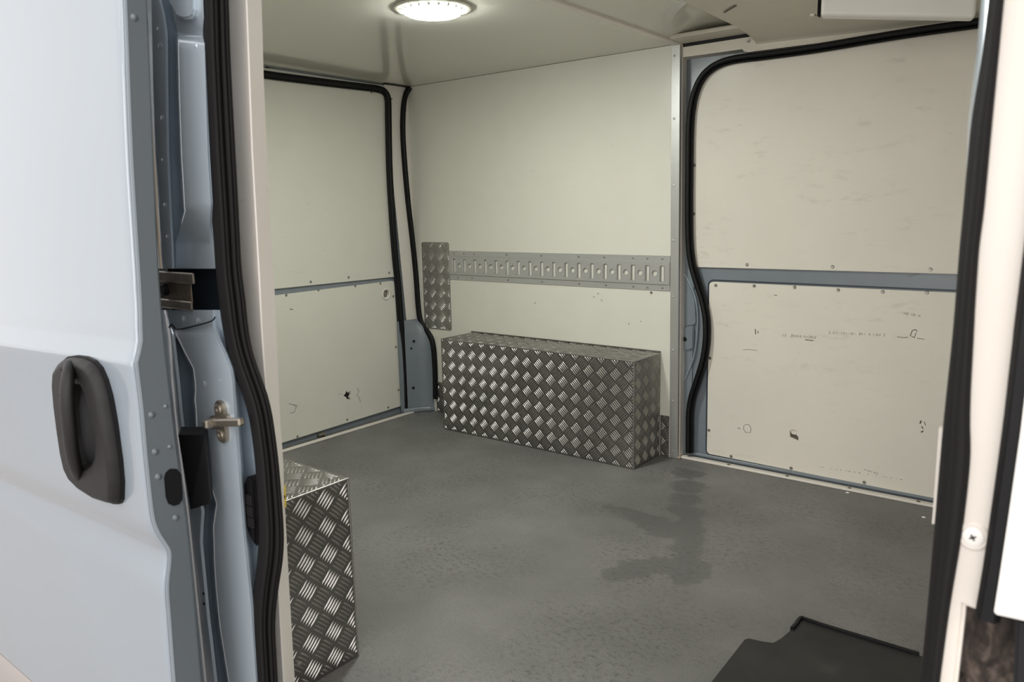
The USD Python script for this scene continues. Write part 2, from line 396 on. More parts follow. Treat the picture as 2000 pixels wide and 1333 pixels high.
def crack(parent, pts, axis, c, sgn, w=.0016):
    L = LineString(flat([at(u, v, **{axis: c}) for u, v in pts], axis)).buffer(w / 2, cap_style=2)
    part(parent, 'crack', slab(L, axis, c, sgn, .0004), m_crack)
crack(rd, [(698, 758), (701, 766), (697, 772), (702, 778), (704, 786)], 'x', XR, 1)
crack(rd, [(564, 789), (572, 791), (579, 796), (574, 806), (566, 808)], 'x', XR, 1)
crack(rd, [(573, 790), (582, 793)], 'x', XR, 1); crack(rd, [(566, 604), (572, 605)], 'x', XR, 1, .003)
crack(rd, [(660, 770), (668, 771)], 'x', XR, 1, .001)
P = at(630, 849, x=XR + .004)
part(rd, 'latch_pin', cat_([bx(P + [-.01, -.02, -.006], P + [.004, .016, .006], .002), rod(P + [0, .004, 0], P + [.01, .004, 0], .006)]), m_steel)

# rear door seal (one rubber along the top and down the corner)
SEAL = np.array([(-.010, -.002), (-.010, .010), (-.006, .016), (.001, .018), (.007, .015), (.0105, .009), (.0105, -.002)])
ss = thing('door_seal', 'black rubber seal running round the closed rear door', 'seal', (0, -.15, 0))
pts = [(400, 126), (518, 145), (640, 161), (715, 170), (738, 173.5), (751, 180), (757, 196), (758, 240), (760, 330), (765, 420), (771, 500), (777, 560), (783, 640), (788, 720), (791, 797)]
path = spline([at(u, v, x=0.0) for u, v in pts], .012)
part(ss, 'seal_bulb', sweep(path, SEAL * [1.15, 1.], (1, 0, 0)), m_rub, smooth=50)
part(ss, 'seal_lip', sweep(path + [0.0, 0, 0], ell(.004, .006, 8, (.0135, .003)), (1, 0, 0)), m_rub, smooth=50)

# D pillar cover between the two seals, painted pillar foot below
dp = struct('trim_1', 'narrow cream pillar cover between the two black seals in the rear corner', 'trim', (.02, -.07, .5))
G = []
for v in np.linspace(165, 634, 12):
    a = at(np.interp(v, [165, 634], [750, 795]), v, x=-.003); b = np.array([.006, .004, a[2]])
    m = (a + b) / 2 + [.004, 0, 0]
    G.append([a, m, b, b + [-.006, .03, 0]])
part(dp, 'cover', thick(grid(np.array(G)), (-.004, .0, 0)), m_edge, smooth=30)
part(dp, 'screw', screw_mesh(at(765, 193, x=.004), (1, 0, 0), .004), m_screw)
ft = struct('trim_2', 'blue-grey painted pillar foot with three holes in the rear corner by the floor', 'pillar foot', (.05, -.06, 0))
G = []
vs = [(.44, 0), (.425, .35), (.40, .7), (.36, .95), (.30, 1), (.18, 1), (.05, 1), (.028, 1.06), (.004, 1.1)]
for z, k in vs:
    G.append([np.array([.004, -.128, z]), np.array([.008 + .004 * k, -.105, z]), np.array([.012 + .035 * k, -.05, z]), np.array([.016 + .052 * k, -.03, z]), np.array([.018 + .075 * k, -.006, z]), np.array([.018 + .086 * k, .03, z])])
part(ft, 'foot_sheet', thick(grid(np.array(G)[:, ::-1], True), (-.003, .001, 0)), m_blue, smooth=32)
for u, v, r, xx in ((808, 667, .0075, .0365), (803, 681, .006, .0295), (807, 758, .008, .0305)):
    part(ft, 'hole', lathe([(r, .003), (r * .8, .0045), (1e-5, .0035)], at(u, v, x=xx), (.85, -.5, 0), 10), m_dark)
part(ft, 'weld_flange', sweep([np.array([.015, -.125, .012]), np.array([.06, -.05, .012]), np.array([.095, -.02, .012])], ell(.006, .012, 8), (0, 0, 1)), m_blue, smooth=50)

s2 = thing('edge_rubber', 'black rubber edging down the rear edge of the side lining, kinked near the floor', 'seal', (.02, -.01, .1))
pts = [(801, 171), (794, 182), (789, 205), (787, 250), (790, 310), (797, 390), (806, 470), (813, 540), (818, 605), (824, 632), (837, 651), (846, 672), (850, 720), (851, 779)]
P3 = [at(u, v, y=-.006) for u, v in pts]
P3 = [p if p[0] > .016 else at(u, v, x=.016) for p, (u, v) in zip(P3, pts)]
path = spline(P3, .012)
part(s2, 'rubber', sweep(path, np.array([(-.012, -.002), (-.012, .006), (-.006, .011), (.006, .011), (.012, .006), (.012, -.002)]), (0.25, -1, 0)), m_rub, smooth=50)
ct = struct('trim_3', 'thin black gap strip where the cream pillar cover meets the ceiling', 'trim', (0.02, -.08, H))
part(ct, 'strip', bx(np.array([.012, -.155, H - .004]), np.array([.026, .0, H - .0005])), m_dark)

# thresholds
th = thing('threshold_strip', 'pale threshold strip screwed to the floor along the rear door', 'threshold', (.01, -.5, 0))
a, b = at(500, 903, z=0.004), at(806, 797, z=0.004)
part(th, 'strip', bx((a[0] - .02, -1.78, .0002), (.022, b[1], .007), .0015), m_edge)
for u, v in ((573, 874), (654, 847), (727, 823)):
    P = at(u, v, z=.007); P[0] = .004
    part(th, 'screw', screw_mesh(P, (0, 0, 1), .006), m_rust)

# near side wall: cargo lining left of the opening the camera looks through
nw = struct('wall_near', 'cream side lining on the near side beside the open sliding door', 'wall', (.7, -1.8, 0))
part(nw, 'panel', bx((-.02, -1.815, 0), (1.40, -1.80, H)), m_panel)
part(nw, 'outer_sheet', bx((-.06, -1.90, -.10), (1.27, -1.87, H + .05)), m_body)
part(nw, 'header', bx((-.06, -1.90, 1.47), (2.75, -1.80, H + .06)), m_body, label='painted roof rail above the door opening')
LV = list(np.linspace(-330, 1560, 52))
L1 = [(-60, 480), (0, 483), (294, 494), (545, 508), (648, 513), (732, 519), (816, 527), (900, 533), (1000, 540), (1130, 545), (1250, 551), (1333, 556), (1420, 561)]
L2 = [(-60, 508), (0, 511), (150, 515), (420, 527), (560, 536), (650, 540), (800, 546), (900, 553), (1000, 557), (1150, 565), (1333, 576), (1420, 581)]
L1, L2 = down(up(L1), 1560), down(up(L2), 1560)
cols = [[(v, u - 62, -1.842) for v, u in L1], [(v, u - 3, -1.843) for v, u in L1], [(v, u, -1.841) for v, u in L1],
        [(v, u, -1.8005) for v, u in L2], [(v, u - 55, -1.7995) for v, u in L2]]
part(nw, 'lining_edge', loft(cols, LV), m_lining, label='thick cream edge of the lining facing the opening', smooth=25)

# far sliding door
YD = .050
fd = struct('door_2', 'closed sliding door on the far side with two scuffed cream panels in a blue-grey frame', 'door', (1.9, .05, 0))
part(fd, 'frame_sheet', bx((1.325, YD, -.01), (2.60, YD + .008, 1.53)), m_blue)
def wz(u, v): return at(u, v, y=YD - .006)[[0, 2]]
def ext(p, q, x):
    t = (x - p[0]) / (q[0] - p[0]); return (x, p[1] + (q[1] - p[1]) * t)
def lean(z): return -.024 * np.clip((np.asarray(z) - .73) / .72, 0, 1)   # the upper door leans inwards
s3 = thing('door_seal', 'thick black seal curving round the far sliding door, bulging below mid height', 'seal', (1.38, .03, 0))
pts = [(1346, 884), (1346.5, 845), (1347, 808), (1352, 775), (1364, 738), (1375, 700), (1380, 660), (1379, 620), (1372, 585), (1361, 550), (1352, 518), (1347, 480), (1345.5, 420), (1346, 340), (1347.5, 250), (1352, 205), (1361, 172), (1376, 146), (1400, 127), (1435, 115.5), (1500, 107), (1600, 93), (1700, 76), (1800, 60), (1915, 44), (1990, 33)]
P3 = []
for u, v in pts:
    p = at(u, v, y=.028)
    for _ in range(4): p = at(u, v, y=.028 + float(lean(p[2])) * .8)
    P3.append(p)
path = spline(P3, .012)
part(s3, 'seal_bulb', sweep(path, np.array([(-.0115, -.016), (-.0115, .008), (-.008, .014), (-.002, .016), (.004, .014), (.008, .008), (.009, -.016)]), (0, -1, 0)), m_rub, smooth=50)
part(s3, 'seal_lip', sweep(path, ell(.0045, .009, 8, (.0115, .002)), (0, -1, 0)), m_rub, smooth=50)
zl = ext(wz(1362, 522), wz(1865, 535.5), 2.56)
sp_ = [(p[0], p[2]) for p in path if p[2] > wz(1362, 522)[1]]
sp_ = [q for q in sp_ if q[0] < 2.5] + [(2.56, sp_[-1][1])]
upm = slab(Polygon([wz(1362, 522)] + sp_ + [zl]).buffer(0), 'y', YD, -1, .010, .0012).subdivide_to_size(.1)
upm.vertices[:, 1] += lean(upm.vertices[:, 2])
part(fd, 'upper_panel', upm, m_worn)
lw = Polygon([wz(1386, 550.5), ext(wz(1386, 550.5), wz(1865, 572), 2.56), ext(wz(1381, 886), wz(1820, 973), 2.56), wz(1381, 886)]).buffer(-.014).buffer(.014)
th_ = pxpoly([(1543, 842), (1549, 839), (1557, 842), (1556, 850), (1560, 854), (1560, 861.5), (1552, 858), (1544, 854)], 'y', YD - .006)
part(fd, 'lower_panel', slab(lw.difference(th_), 'y', YD, -1, .010, .0012), m_worn)
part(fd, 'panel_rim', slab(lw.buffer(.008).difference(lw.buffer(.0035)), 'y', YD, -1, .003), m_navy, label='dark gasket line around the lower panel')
part(fd, 'hole_backing', bx((1.66, YD - .0006, .06), (1.82, YD - .0002, .26)), m_crack)
c0 = at(1552, 845, y=YD - .011)
part(fd, 'torn_flap', slab(pxpoly([(1543, 842), (1549, 839), (1557, 842), (1555, 850), (1547, 848)], 'y', YD - .004), 'y', YD - .001, -1, .004), m_edge, label='torn paper flap in the hole')
for u, v in ((1398, 558), (1473, 559), (1552, 561.5), (1637, 567), (1724, 570.5), (1810, 572), (1386.5, 700), (1384.5, 841), (1428, 892), (1545, 915), (1688, 943)):
    part(fd, 'screw', screw_mesh(at(u, v, y=YD - .010), (0, -1, 0), .006), m_screw)
for u, v, yy in ((1459, 517.5, 0), (1626, 521.5, 0), (1817, 526.5, 0), (1356, 323, -.0125), (1355, 418, -.007)):
    part(fd, 'screw', screw_mesh(at(u, v, y=YD - .010 + yy), (0, -1, 0), .006), m_screw)
YP = YD - .010
for pts, w in (([(1453, 832), (1458, 829), (1464, 831), (1467, 838), (1466, 845), (1456, 845), (1452, 838), (1453, 832)], .0014), ([(1441, 836), (1446, 838)], .002),
               ([(1778, 655), (1782, 646), (1788, 644), (1792, 648)], .002), ([(1777, 655), (1786, 660), (1789, 650)], .0016), ([(1752, 658), (1764, 660), (1774, 659)], .0014), ([(1791, 661), (1806, 663)], .0014),
               ([(1799, 822), (1797, 828)], .004), ([(1803, 842), (1799, 845)], .004), ([(1805, 824), (1808, 832)], .0018), ([(1800, 833), (1803, 838)], .003),
               ([(1475, 643), (1476, 653)], .003), ([(1480, 646), (1481, 652)], .002), ([(1573, 664), (1589, 666)], .0025), ([(1451, 684), (1462, 683), (1478, 685)], .0012),
               ([(1655, 511), (1667, 512)], .003), ([(1512, 577), (1518, 577)], .002), ([(1774, 540), (1800, 533)], .0012)):
    crack(fd, pts, 'y', YP if not (w == .0012 and pts[0][0] == 1774) else YD, -1, w)
def dashes(pts, n, w, h, axis, c, sgn, parent, seed):
    r = random.Random(seed); a, b = at(*pts[0], **{axis: c}), at(*pts[1], **{axis: c}); S = []
    for i in range(n):
        if r.random() < .22: continue
        t = (i + r.uniform(-.3, .3)) / n; q = a + (b - a) * t
        hh = h * r.uniform(.5, 1.3)
        S.append(affinity.rotate(sbox(q[0] - w * r.uniform(.3, .8), q[2] - hh / 2, q[0] + w * r.uniform(.3, .8), q[2] + hh / 2), r.uniform(-25, 25)))
    part(parent, 'scuff_row', slab(unary_union(S), axis, c, sgn, .0006), m_scuff, label='row of faint rubbed marks', kind='stuff')
m_scuff = plain('faint_scuff', (.43, .40, .345), .45)
YU = YP - .0145
dashes([(1724, 190), (1796, 181)], 24, .002, .006, 'y', YU, -1, fd, 1)
dashes([(1745, 212), (1832, 205)], 28, .002, .006, 'y', YU, -1, fd, 2)
dashes([(1846, 203), (1872, 197)], 9, .002, .006, 'y', YU, -1, fd, 3)
dashes([(1530, 655), (1600, 660)], 22, .0025, .010, 'y', YP, -1, fd, 4)
dashes([(1620, 650), (1730, 655)], 30, .0022, .008, 'y', YP, -1, fd, 5)
dashes([(1765, 612), (1800, 618)], 12, .0022, .008, 'y', YP, -1, fd, 6)
dashes([(1690, 918), (1716, 926)], 9, .003, .006, 'y', YP, -1, fd, 7)
dashes([(1600, 912), (1780, 940)], 20, .004, .003, 'y', YP, -1, fd, 8)
# rolled bottom edge of the door
part(fd, 'bottom_rail', bx((1.35, YD - .012, .012), (2.58, YD - .0005, .024), .003), m_blue)

# pillar sheet and pressing between corner post and seal
pr = struct('trim_4', 'blue-grey pressed pillar sheet with a round hole between corner post and curved seal', 'pillar', (1.35, .07, .5))
YQ = .072
part(pr, 'sheet', bx((XT - .002, YQ - .028, .0), (XT + .062, YQ - .0222, 1.27)), m_blue)
part(pr, 'pressing', slab(pxpoly([(1330, 640), (1352, 638), (1355, 640), (1354, 680), (1348, 684), (1330, 684)], 'y', .04, .004), 'y', YQ - .028, -1, .008, .003), m_blue)
part(pr, 'pressing', slab(pxpoly([(1331, 528), (1340, 540), (1357, 585), (1359, 630), (1356, 635), (1334, 638)], 'y', .04, .004), 'y', YQ - .028, -1, .004, .002), m_blue)
part(pr, 'hole', lathe([(.0085, 0), (.0085, .001), (1e-5, .0012)], at(1337.5, 663, y=.036), (0, -1, 0), 14), m_dark)
pth = spline([at(u, v, y=.042) for u, v in [(1337, 535), (1350, 560), (1360, 590), (1362.5, 635), (1357, 690), (1345, 725), (1334, 748)]], .01)
part(pr, 'ridge', sweep(pth, ell(.003, .005, 8), (0, -1, 0)), m_body, smooth=50)
tf = thing('threshold_strip', 'pale threshold strip with dark screws along the far sliding door', 'threshold', (1.9, .03, 0))
part(tf, 'strip', bx((1.336, .012, .0002), (2.58, .038, .008), .0015), m_edge)
for u in (1425, 1538, 1659, 1793):
    P = at(u, np.interp(u, [1425, 1538, 1659, 1793], [907, 930, 954, 981]), z=.008); P[1] = .022
    part(tf, 'screw', screw_mesh(P, (0, 0, 1), .0065), m_rust)
part(tf, 'end_cap', bx((1.336, .0, .0004), (1.372, .0385, .0095), .002), m_tan, label='brown scuffed corner of the strip')

# bulkhead behind the seats, seen only from further along
bk = struct('wall_front', 'cream bulkhead between load space and cab', 'wall', (2.6, -.8, 0))
part(bk, 'panel', bx((2.59, -1.74, 0), (2.61, .12, H + .04)), m_panel)

# ================================================================ overhead, right
hb = struct('trim_5', 'cream top rail with one screw above the far sliding door', 'trim', (1.6, .02, 1.46))
part(hb, 'rail', thick(grid(np.array([[at(u, vt, y=.012), at(u, vb, y=.012), at(u, vb, y=.012) + [0, .05, -.004]] for u, vt, vb in ((1330, 88, 112), (1333, 87.5, 112), (1400, 79, 103), (1450, 72.5, 96), (1452, 72.3, 100), (1462, 70.8, 102), (1500, 65.5, 97), (1600, 52, 84), (1700, 39, 67), (1800, 25, 52), (1905, 11, 35), (1990, 0, 22))]), False), (0, .012, 0)), m_headl)
part(hb, 'screw', screw_mesh(at(1462, 79.5, y=.011), (0, -1, 0), .006), m_screw)
sl = struct('trim_6', 'black slot above the top rail beside the ceiling edge', 'slot', (1.48, .03, 1.5))
part(sl, 'slot_lining', bx((1.353, .010, H - .011), (1.66, .014, H + .01)), m_dark)
rf = struct('trim_7', 'grey inner roof pressing in the gap between ceiling panel and headliner', 'roof pressing', (1.48, -.5, 1.5))
G = []
for y in np.linspace(-1.7, .010, 12):
    G.append([np.array([x, y, H + .004 + .03 * math.sin(math.pi * (x - 1.35) / .3) * (1 if y < -.1 else .5)]) for x in np.linspace(1.35, 1.68, 10)])
part(rf, 'sheet', thick(grid(np.array(G), True), (0, 0, .004)), m_ceil, smooth=60)
part(rf, 'cross_rail', bx((1.353, -.10, H - .001), (1.68, .008, H + .012), .003), m_headl)

hl = struct('trim_8', 'cream headliner panel sloping down over the far sliding door', 'headliner', (2.1, -.4, 1.48))
G = []
for y, dz in ((-1.75, 0), (-.9, 0), (-.4, -.002), (-.15, -.006), (-.05, -.016), (.0, -.026), (.012, -.034), (.013, -.02)):
    G.append([np.array([x, y, H - .004 + dz - .006 * math.sin(math.pi * min(max((x - 1.612) / .9, 0), 1)) - (.02 * (x - 1.7) if y > -.1 and x > 1.7 else 0)]) for x in np.linspace(1.612, 2.58, 16)])
part(hl, 'panel', thick(grid(np.array(G), True), (0, 0, .012)), m_headl, smooth=40)
for pts in ([(1415, 25), (1437, 12)], [(1635, 36), (1660, 39)]):
    L = LineString(flat([at(u, v, z=H - .012) for u, v in pts], 'z')).buffer(.003)
    part(hl, 'crease', slab(L, 'z', H - .0105, -1, .0012), m_crack)
ob = thing('overhead_box', 'white overhead box with a dark gap at its left end, under the headliner', 'overhead box', (2.1, -.4, 1.4))
a, b = at(1603, 31, z=1.40), at(1906, 34, z=1.36)
d = (b - a) * [1, 1, 0]; d /= np.linalg.norm(d); nrm = np.array([-d[1], d[0], 0])
def obox(a, b, z0, z1, n, t, c=.006):
    m = bx((0, 0, 0), (np.linalg.norm(b - a), t, z1 - z0), c)
    T = np.eye(4); T[:3, 0] = (b - a) / np.linalg.norm(b - a); T[:3, 1] = n; T[:3, 2] = (0, 0, 1); T[:3, 3] = [a[0], a[1], z0]
    m.apply_transform(T); return m
def soft_hull(P, r):
    b_ = trimesh.creation.icosphere(2, r)
    return trimesh.convex.convex_hull(np.vstack([b_.vertices + p for p in P]))
Pq = []
for q, dz in ((a + d * .009, 0), (b - d * .009, 0)):
    for k in (.009, .036):
        Pq += [q + nrm * k + [0, 0, .009], q + nrm * k + [0, 0, 1.475 - q[2]]]
part(ob, 'cover', soft_hull(Pq, .009), m_trimw, smooth=40)
part(ob, 'end_gap', bx(a - d * .009 + nrm * .01 + [0, 0, .002], a - d * .001 + nrm * .03 + [0, 0, .085], .001), m_dark)
part(ob, 'bracket', bx(a - d * .026 + nrm * .012 + [0, 0, .004], a - d * .010 + nrm * .03 + [0, 0, .010], .001), m_headl)

# ================================================================ chequer plate
def rib_field(region, origin, du, dv, nrm, pitch=.0575, seedn=0):
    """five-bar tread relief inside region (shapely, plane metres)"""
    out_v, out_f = [], []; k = 0
    s = pitch / 2; L = .0345; W = .0046; gap = .0078; hgt = .0023
    minx, miny, maxx, maxy = region.bounds
    safe = region.buffer(-.0015)
    st = np.linspace(-1, 1, 7)
    for i in range(int(minx / s) - 1, int(maxx / s) + 2):
        for j in range(int(miny / s) - 1, int(maxy / s) + 2):
            if (i + j) % 2: continue
            th = math.radians(45 if i % 2 else -45)
            c = np.array([i * s, j * s]); d = np.array([math.cos(th), math.sin(th)]); e = np.array([-d[1], d[0]])
            for q in range(-2, 3):
                m = c + e * gap * q
                ln = LineString([m - d * L / 2, m + d * L / 2]).intersection(safe)
                if ln.is_empty or ln.length < .005: continue
                p0, p1 = np.array(ln.coords[0]), np.array(ln.coords[-1])
                mid, hl_ = (p0 + p1) / 2, np.linalg.norm(p1 - p0) / 2
                ring = []
                for t in st:
                    w = W / 2 * math.sqrt(max(0, 1 - abs(t) ** 2.2)) + .0002; h = hgt * (1 - t * t) + .0001
                    pc = mid + d * hl_ * t
                    for (a_, b_) in ((-1, 0), (-.55, .75), (0, 1), (.55, .75), (1, 0)):
                        p2 = pc + e * w * a_
                        ring.append(origin + du * p2[0] + dv * p2[1] + nrm * (h * b_))
                out_v.append(np.array(ring)); base = k * 35
                for r in range(6):
                    for cc in range(4):
                        A = base + r * 5 + cc
                        out_f += [(A, A + 5, A + 6), (A, A + 6, A + 1)]
                k += 1
    V = np.vstack(out_v); F = np.array(out_f)
    m = trimesh.Trimesh(V, F, process=False)
    fn = m.face_normals @ nrm
    if fn.mean() < 0: m.invert()
    return m

X, Y, Z = np.eye(3)
def plate_face(parent, name, w, h, origin, du, dv, nrm, t=.002):
    m = bx((0, 0, 0), (w, h, t), .0005)
    T = np.eye(4); T[:3, 0] = du; T[:3, 1] = dv; T[:3, 2] = nrm; T[:3, 3] = origin - nrm * t
    if np.linalg.det(T[:3, :3]) < 0:
        m.invert()
    m.apply_transform(T)
    f = part(parent, name, orient(m), m_tread)
    part(f, 'tread_ribs', rib_field(sbox(0.002, 0.002, w - .002, h - .002), origin, du, dv, nrm), m_rib, smooth=True, kind='stuff')
    return f

xa, xb, DB, HB = .3497, 1.288, .204, .4017
fb = thing('wheel_box', 'long chequer-plate wheel box standing against the far side lining', 'wheel box', ((xa + xb) / 2, -.1, 0), group=None)
plate_face(fb, 'front_plate', xb - xa, HB, np.array([xa, -DB, 0.0005]), X, Z, -Y)
plate_face(fb, 'top_plate', xb - xa - .002, DB - .003, np.array([xa + .001, -DB + .001, HB]), X, Y, Z)
plate_face(fb, 'end_plate', DB - .004, HB - .003, np.array([xb, -DB + .0022, .0005]), Y, Z, X)
plate_face(fb, 'end_plate', DB - .004, HB - .003, np.array([xa, -DB + .0022, .0005]), Y, Z, -X)
part(fb, 'folded_edge', cat_([rod(np.array([xa, -DB + .0012, HB - .001]), np.array([xb, -DB + .0012, HB - .001]), .002), rod(np.array([xb - .0012, -DB + .0012, .001]), np.array([xb - .0012, -DB + .0012, HB]), .002),
                              rod(np.array([xb - .001, -DB, HB - .001]), np.array([xb - .001, -.002, HB - .001]), .002)]), m_rib, smooth=40)
part(fb, 'wall_flange', bx((xa - .001, -.006, HB), (xb + .001, -.001, HB + .006), .0012), m_tread)
for u, v in ((1099, 722), (977, 645 + 0), (1218, 884), (1087, 857)):
    if v > 700:
        part(fb, 'rivet', lathe([(.004, 0), (.0036, .0018), (1e-5, .0026)], at(u, v, y=-DB), (0, -1, 0), 9), m_rib)

xc, YN = 1.394, -1.796
nb = thing('wheel_box', 'nearest chequer-plate wheel box, cut off by the near pillar at lower left', 'wheel box', (xc - .47, -1.7, 0))
plate_face(nb, 'end_plate', DB, HB, np.array([xc, YN, .0005]), Y, Z, X)
plate_face(nb, 'top_plate', .936, DB - .002, np.array([xc - .938, YN, HB]), X, Y, Z)
plate_face(nb, 'side_plate', .934, HB - .003, np.array([xc - .938, YN + DB, .0005]), X, Z, Y)
plate_face(nb, 'end_plate', DB - .004, HB - .003, np.array([xc - .938, YN + .001, .0005]), Y, Z, -X)
part(nb, 'folded_edge', cat_([rod(np.array([xc - .001, YN, HB - .001]), np.array([xc - .001, YN + DB, HB - .001]), .0022), rod(np.array([xc - .001, YN + DB - .001, .001]), np.array([xc - .001, YN + DB - .001, HB - .001]), .0022),
                              rod(np.array([xc, YN + DB - .001, HB - .001]), np.array([xc - .936, YN + DB - .001, HB - .001]), .0022)]), m_rib, smooth=40)
part(nb, 'rivet', lathe([(.006, 0), (.0055, .002), (1e-5, .0035)], at(585, 1297, x=xc + .001), (1, 0, 0), 12), m_rib)
part(nb, 'rivet', lathe([(.005, 0), (.0045, .0018), (1e-5, .003)], at(646, 936, z=HB + .001), (0, 0, 1), 12), m_rib)
XS = at(556, 970, y=-1.8)[0] + .0012
stp = thing('warning_sticker', 'small yellow triangular sticker at the cream lining edge above the near wheel box corner', 'sticker', at(553, 974, x=XS))
tri = pxpoly([(557.5, 945), (546, 983), (559, 992)], 'x', XS)
part(stp, 'sticker', slab(tri, 'x', XS, 1, .0006), m_yellow)
part(stp, 'symbol', slab(pxpoly([(555, 968), (551.5, 978), (553, 979), (556.5, 972), (556.5, 968)], 'x', XS), 'x', XS + .0006, 1, .0003), m_rub)

# skirting of chequer plate behind the far box
sk = thing('skirting_plate', 'low chequer-plate kick plate on the lining behind the far wheel box', 'kick plate', (.8, -.003, 0))
for x0, x1, hh in ((.115, .3472, .145), (1.2900, 1.3265, .16)):
    plate_face(sk, 'plate', x1 - x0, hh, np.array([x0, -.0016, .0005]), X, Z, -Y, .0014)

# upright protection plate on the lining
pp = [at(819.5, 475, y=-.0025), at(873, 473.5, y=-.0025), at(886, 642, y=-.0025), at(828, 642, y=-.0025)]
x0, x1, z0, z1 = .056, .228, .398, .802
pk = thing('protection_plate', 'upright chequer-plate rectangle screwed to the lining left of the slotted rail', 'plate', (.135, 0, .4))
f = part(pk, 'plate', slab(sbox(x0, z0, x1, z1).buffer(-.012).buffer(.012), 'y', -.0001, -1, .0022, .0005), m_plate)
part(f, 'tread_ribs', rib_field(sbox(0.003, 0.003, x1 - x0 - .003, z1 - z0 - .003).buffer(-.01).buffer(.01), np.array([x0, -.0023, z0]), X, Z, -Y), m_plrib, smooth=True, kind='stuff')
for a, b in ((x0 + .012, z0 + .012), (x1 - .012, z0 + .012), (x0 + .012, z1 - .012), (x1 - .012, z1 - .012)):
    part(pk, 'screw', screw_mesh(np.array([a, -.0035, b]), (0, -1, 0), .006, .003), m_steel)

# slotted lashing rail
zr0, zr1, xr0, xr1 = .6346, .7643, .229, 1.3225
rl = thing('lashing_rail', 'galvanised slotted lashing rail across the middle of the side lining', 'rail', (.77, 0, .7))
H4 = (zr1 - zr0)
web = sbox(xr0, zr0 + .024, xr1, zr1 - .024)
S, C_ = [], []
su = [473, 525, 577, 628, 682, 738, 793, 850, 908, 968, 1030, 1093, 1158, 1225, 1293, 1367, 1440, 1515]
zc = (zr0 + zr1) / 2
xs = [at(700 + (q + 2) / 2.563, 530, y=-.012)[0] for q in su]
xs = list(np.polyval(np.polyfit(range(len(xs)), xs, 1), range(len(xs))))
pit = xs[1] - xs[0]
for x in xs:
    S.append(sbox(x - .002, zc - .028, x + .0095, zc + .028).buffer(.0012))
    if x + pit / 2 + .012 < xr1: C_.append(Point(x + pit / 2 + .003, zc).buffer(.0105, 12))
part(rl, 'web', slab(web.difference(unary_union(S + C_)), 'y', -.0045, -1, .0025), m_rail)
part(rl, 'flange', bx((xr0, -.003, zr1 - .023), (xr1, -.0002, zr1), .0006), m_rail)
part(rl, 'flange', bx((xr0, -.003, zr0), (xr1, -.0002, zr0 + .023), .0006), m_rail)
for zz, sg in ((zr1 - .0245, 1), (zr0 + .0245, -1)):
    part(rl, 'fold', thick(grid(np.array([[np.array([x, -.0015, zz + sg * .004]), np.array([x, -.0072, zz - sg * .0015])] for x in (xr0, xr1)]), sg > 0), (0, .001, 0)), m_rail)
for x in xs:
    part(rl, 'slot_lip', cat_([bx((x - .0085, -.0115, zc - .028), (x - .0035, -.0068, zc + .028), .0016), bx((x + .0108, -.0088, zc - .028), (x + .0135, -.0068, zc + .028), .0008)]), m_rail)
for x in xs:
    if x + pit / 2 + .012 < xr1:
        part(rl, 'hole_rim', lathe([(.0104, .006), (.0108, .0078), (.0125, .0078), (.0132, .0068)], np.array([x + pit / 2 + .003, 0, zc]), (0, -1, 0), 16), m_rail, smooth=50)
for q in (480, 528, 580, 742, 915, 1102, 1230, 1374, 1447, 1522):
    P = at(700 + q / 2.563, 500, y=-.003); P[2] = zr1 - .011
    part(rl, 'rivet', lathe([(.0042, 0), (.0036, .0018), (1e-5, .0026)], P, (0, -1, 0), 9), m_rib)
for q in (500, 570, 750, 920, 1105, 1240, 1376, 1447, 1522):
    P = at(700 + q / 2.563, 560, y=-.003); P[2] = zr0 + .011
    part(rl, 'rivet', lathe([(.0042, 0), (.0036, .0018), (1e-5, .0026)], P, (0, -1, 0), 9), m_rib)

# ================================================================ ceiling lamp
LCN = at(846, 24, z=H - .012); LCN = np.array([LCN[0], LCN[1], H])
lp = thing('ceiling_lamp', 'round white lamp glowing in the ceiling', 'lamp', LCN)
part(lp, 'flange', lathe([(.080, .0), (.108, .0005), (.109, .003), (.104, .006), (.086, .008), (.080, .008)], LCN, (0, 0, -1), 48), m_ceil, smooth=40)
part(lp, 'lens', lathe([(.079, .004), (.079, .012), (.074, .018), (.05, .021), (.02, .022), (1e-5, .022)], LCN, (0, 0, -1), 40), m_lens, smooth=40)
for k in range(20):
    t = 2 * math.pi * k / 20
    part(lp, 'lens_clip', lathe([(.0045, 0), (.0045, .010), (.003, .013), (1e-5, .013)], LCN + [.083 * math.cos(t), .083 * math.sin(t), -.001], (0, 0, -1), 8), m_trimw)

# ================================================================ rubber mat
mt = thing('rubber_mat', 'black rubber mat with a curled rear edge on the floor at lower right', 'mat', at(1600, 1290, z=0))
edge = [(1389, 1333), (1447, 1259), (1454, 1250), (1461, 1247.5), (1490, 1254), (1510, 1256.5), (1526, 1247), (1545, 1231), (1555, 1222), (1566, 1210), (1680, 1246), (1795, 1281), (1900, 1314)]
E3 = [at(u, v, z=.006)[:2] for u, v in edge]
mp = Polygon(E3 + [(2.52, -1.0), (2.52, -1.74), (1.92, -1.74), (1.93, -1.55)]).buffer(.004).buffer(-.004)
part(mt, 'sheet', slab(mp, 'z', .0003, 1, .007, .002), m_mat)
lip = spline([at(u, v, z=.009) for u, v in [(1547, 1229), (1556, 1219), (1564, 1208), (1575, 1211), (1620, 1226), (1700, 1250), (1795, 1279)]], .01)
part(mt, 'curled_edge', sweep(lip + [0, 0, .002], np.array([(-.004, -.008), (-.004, .001), (-.001, .003), (.003, .002), (.004, -.002), (.003, -.008)]), (0, 0, 1)), m_rub, smooth=50)

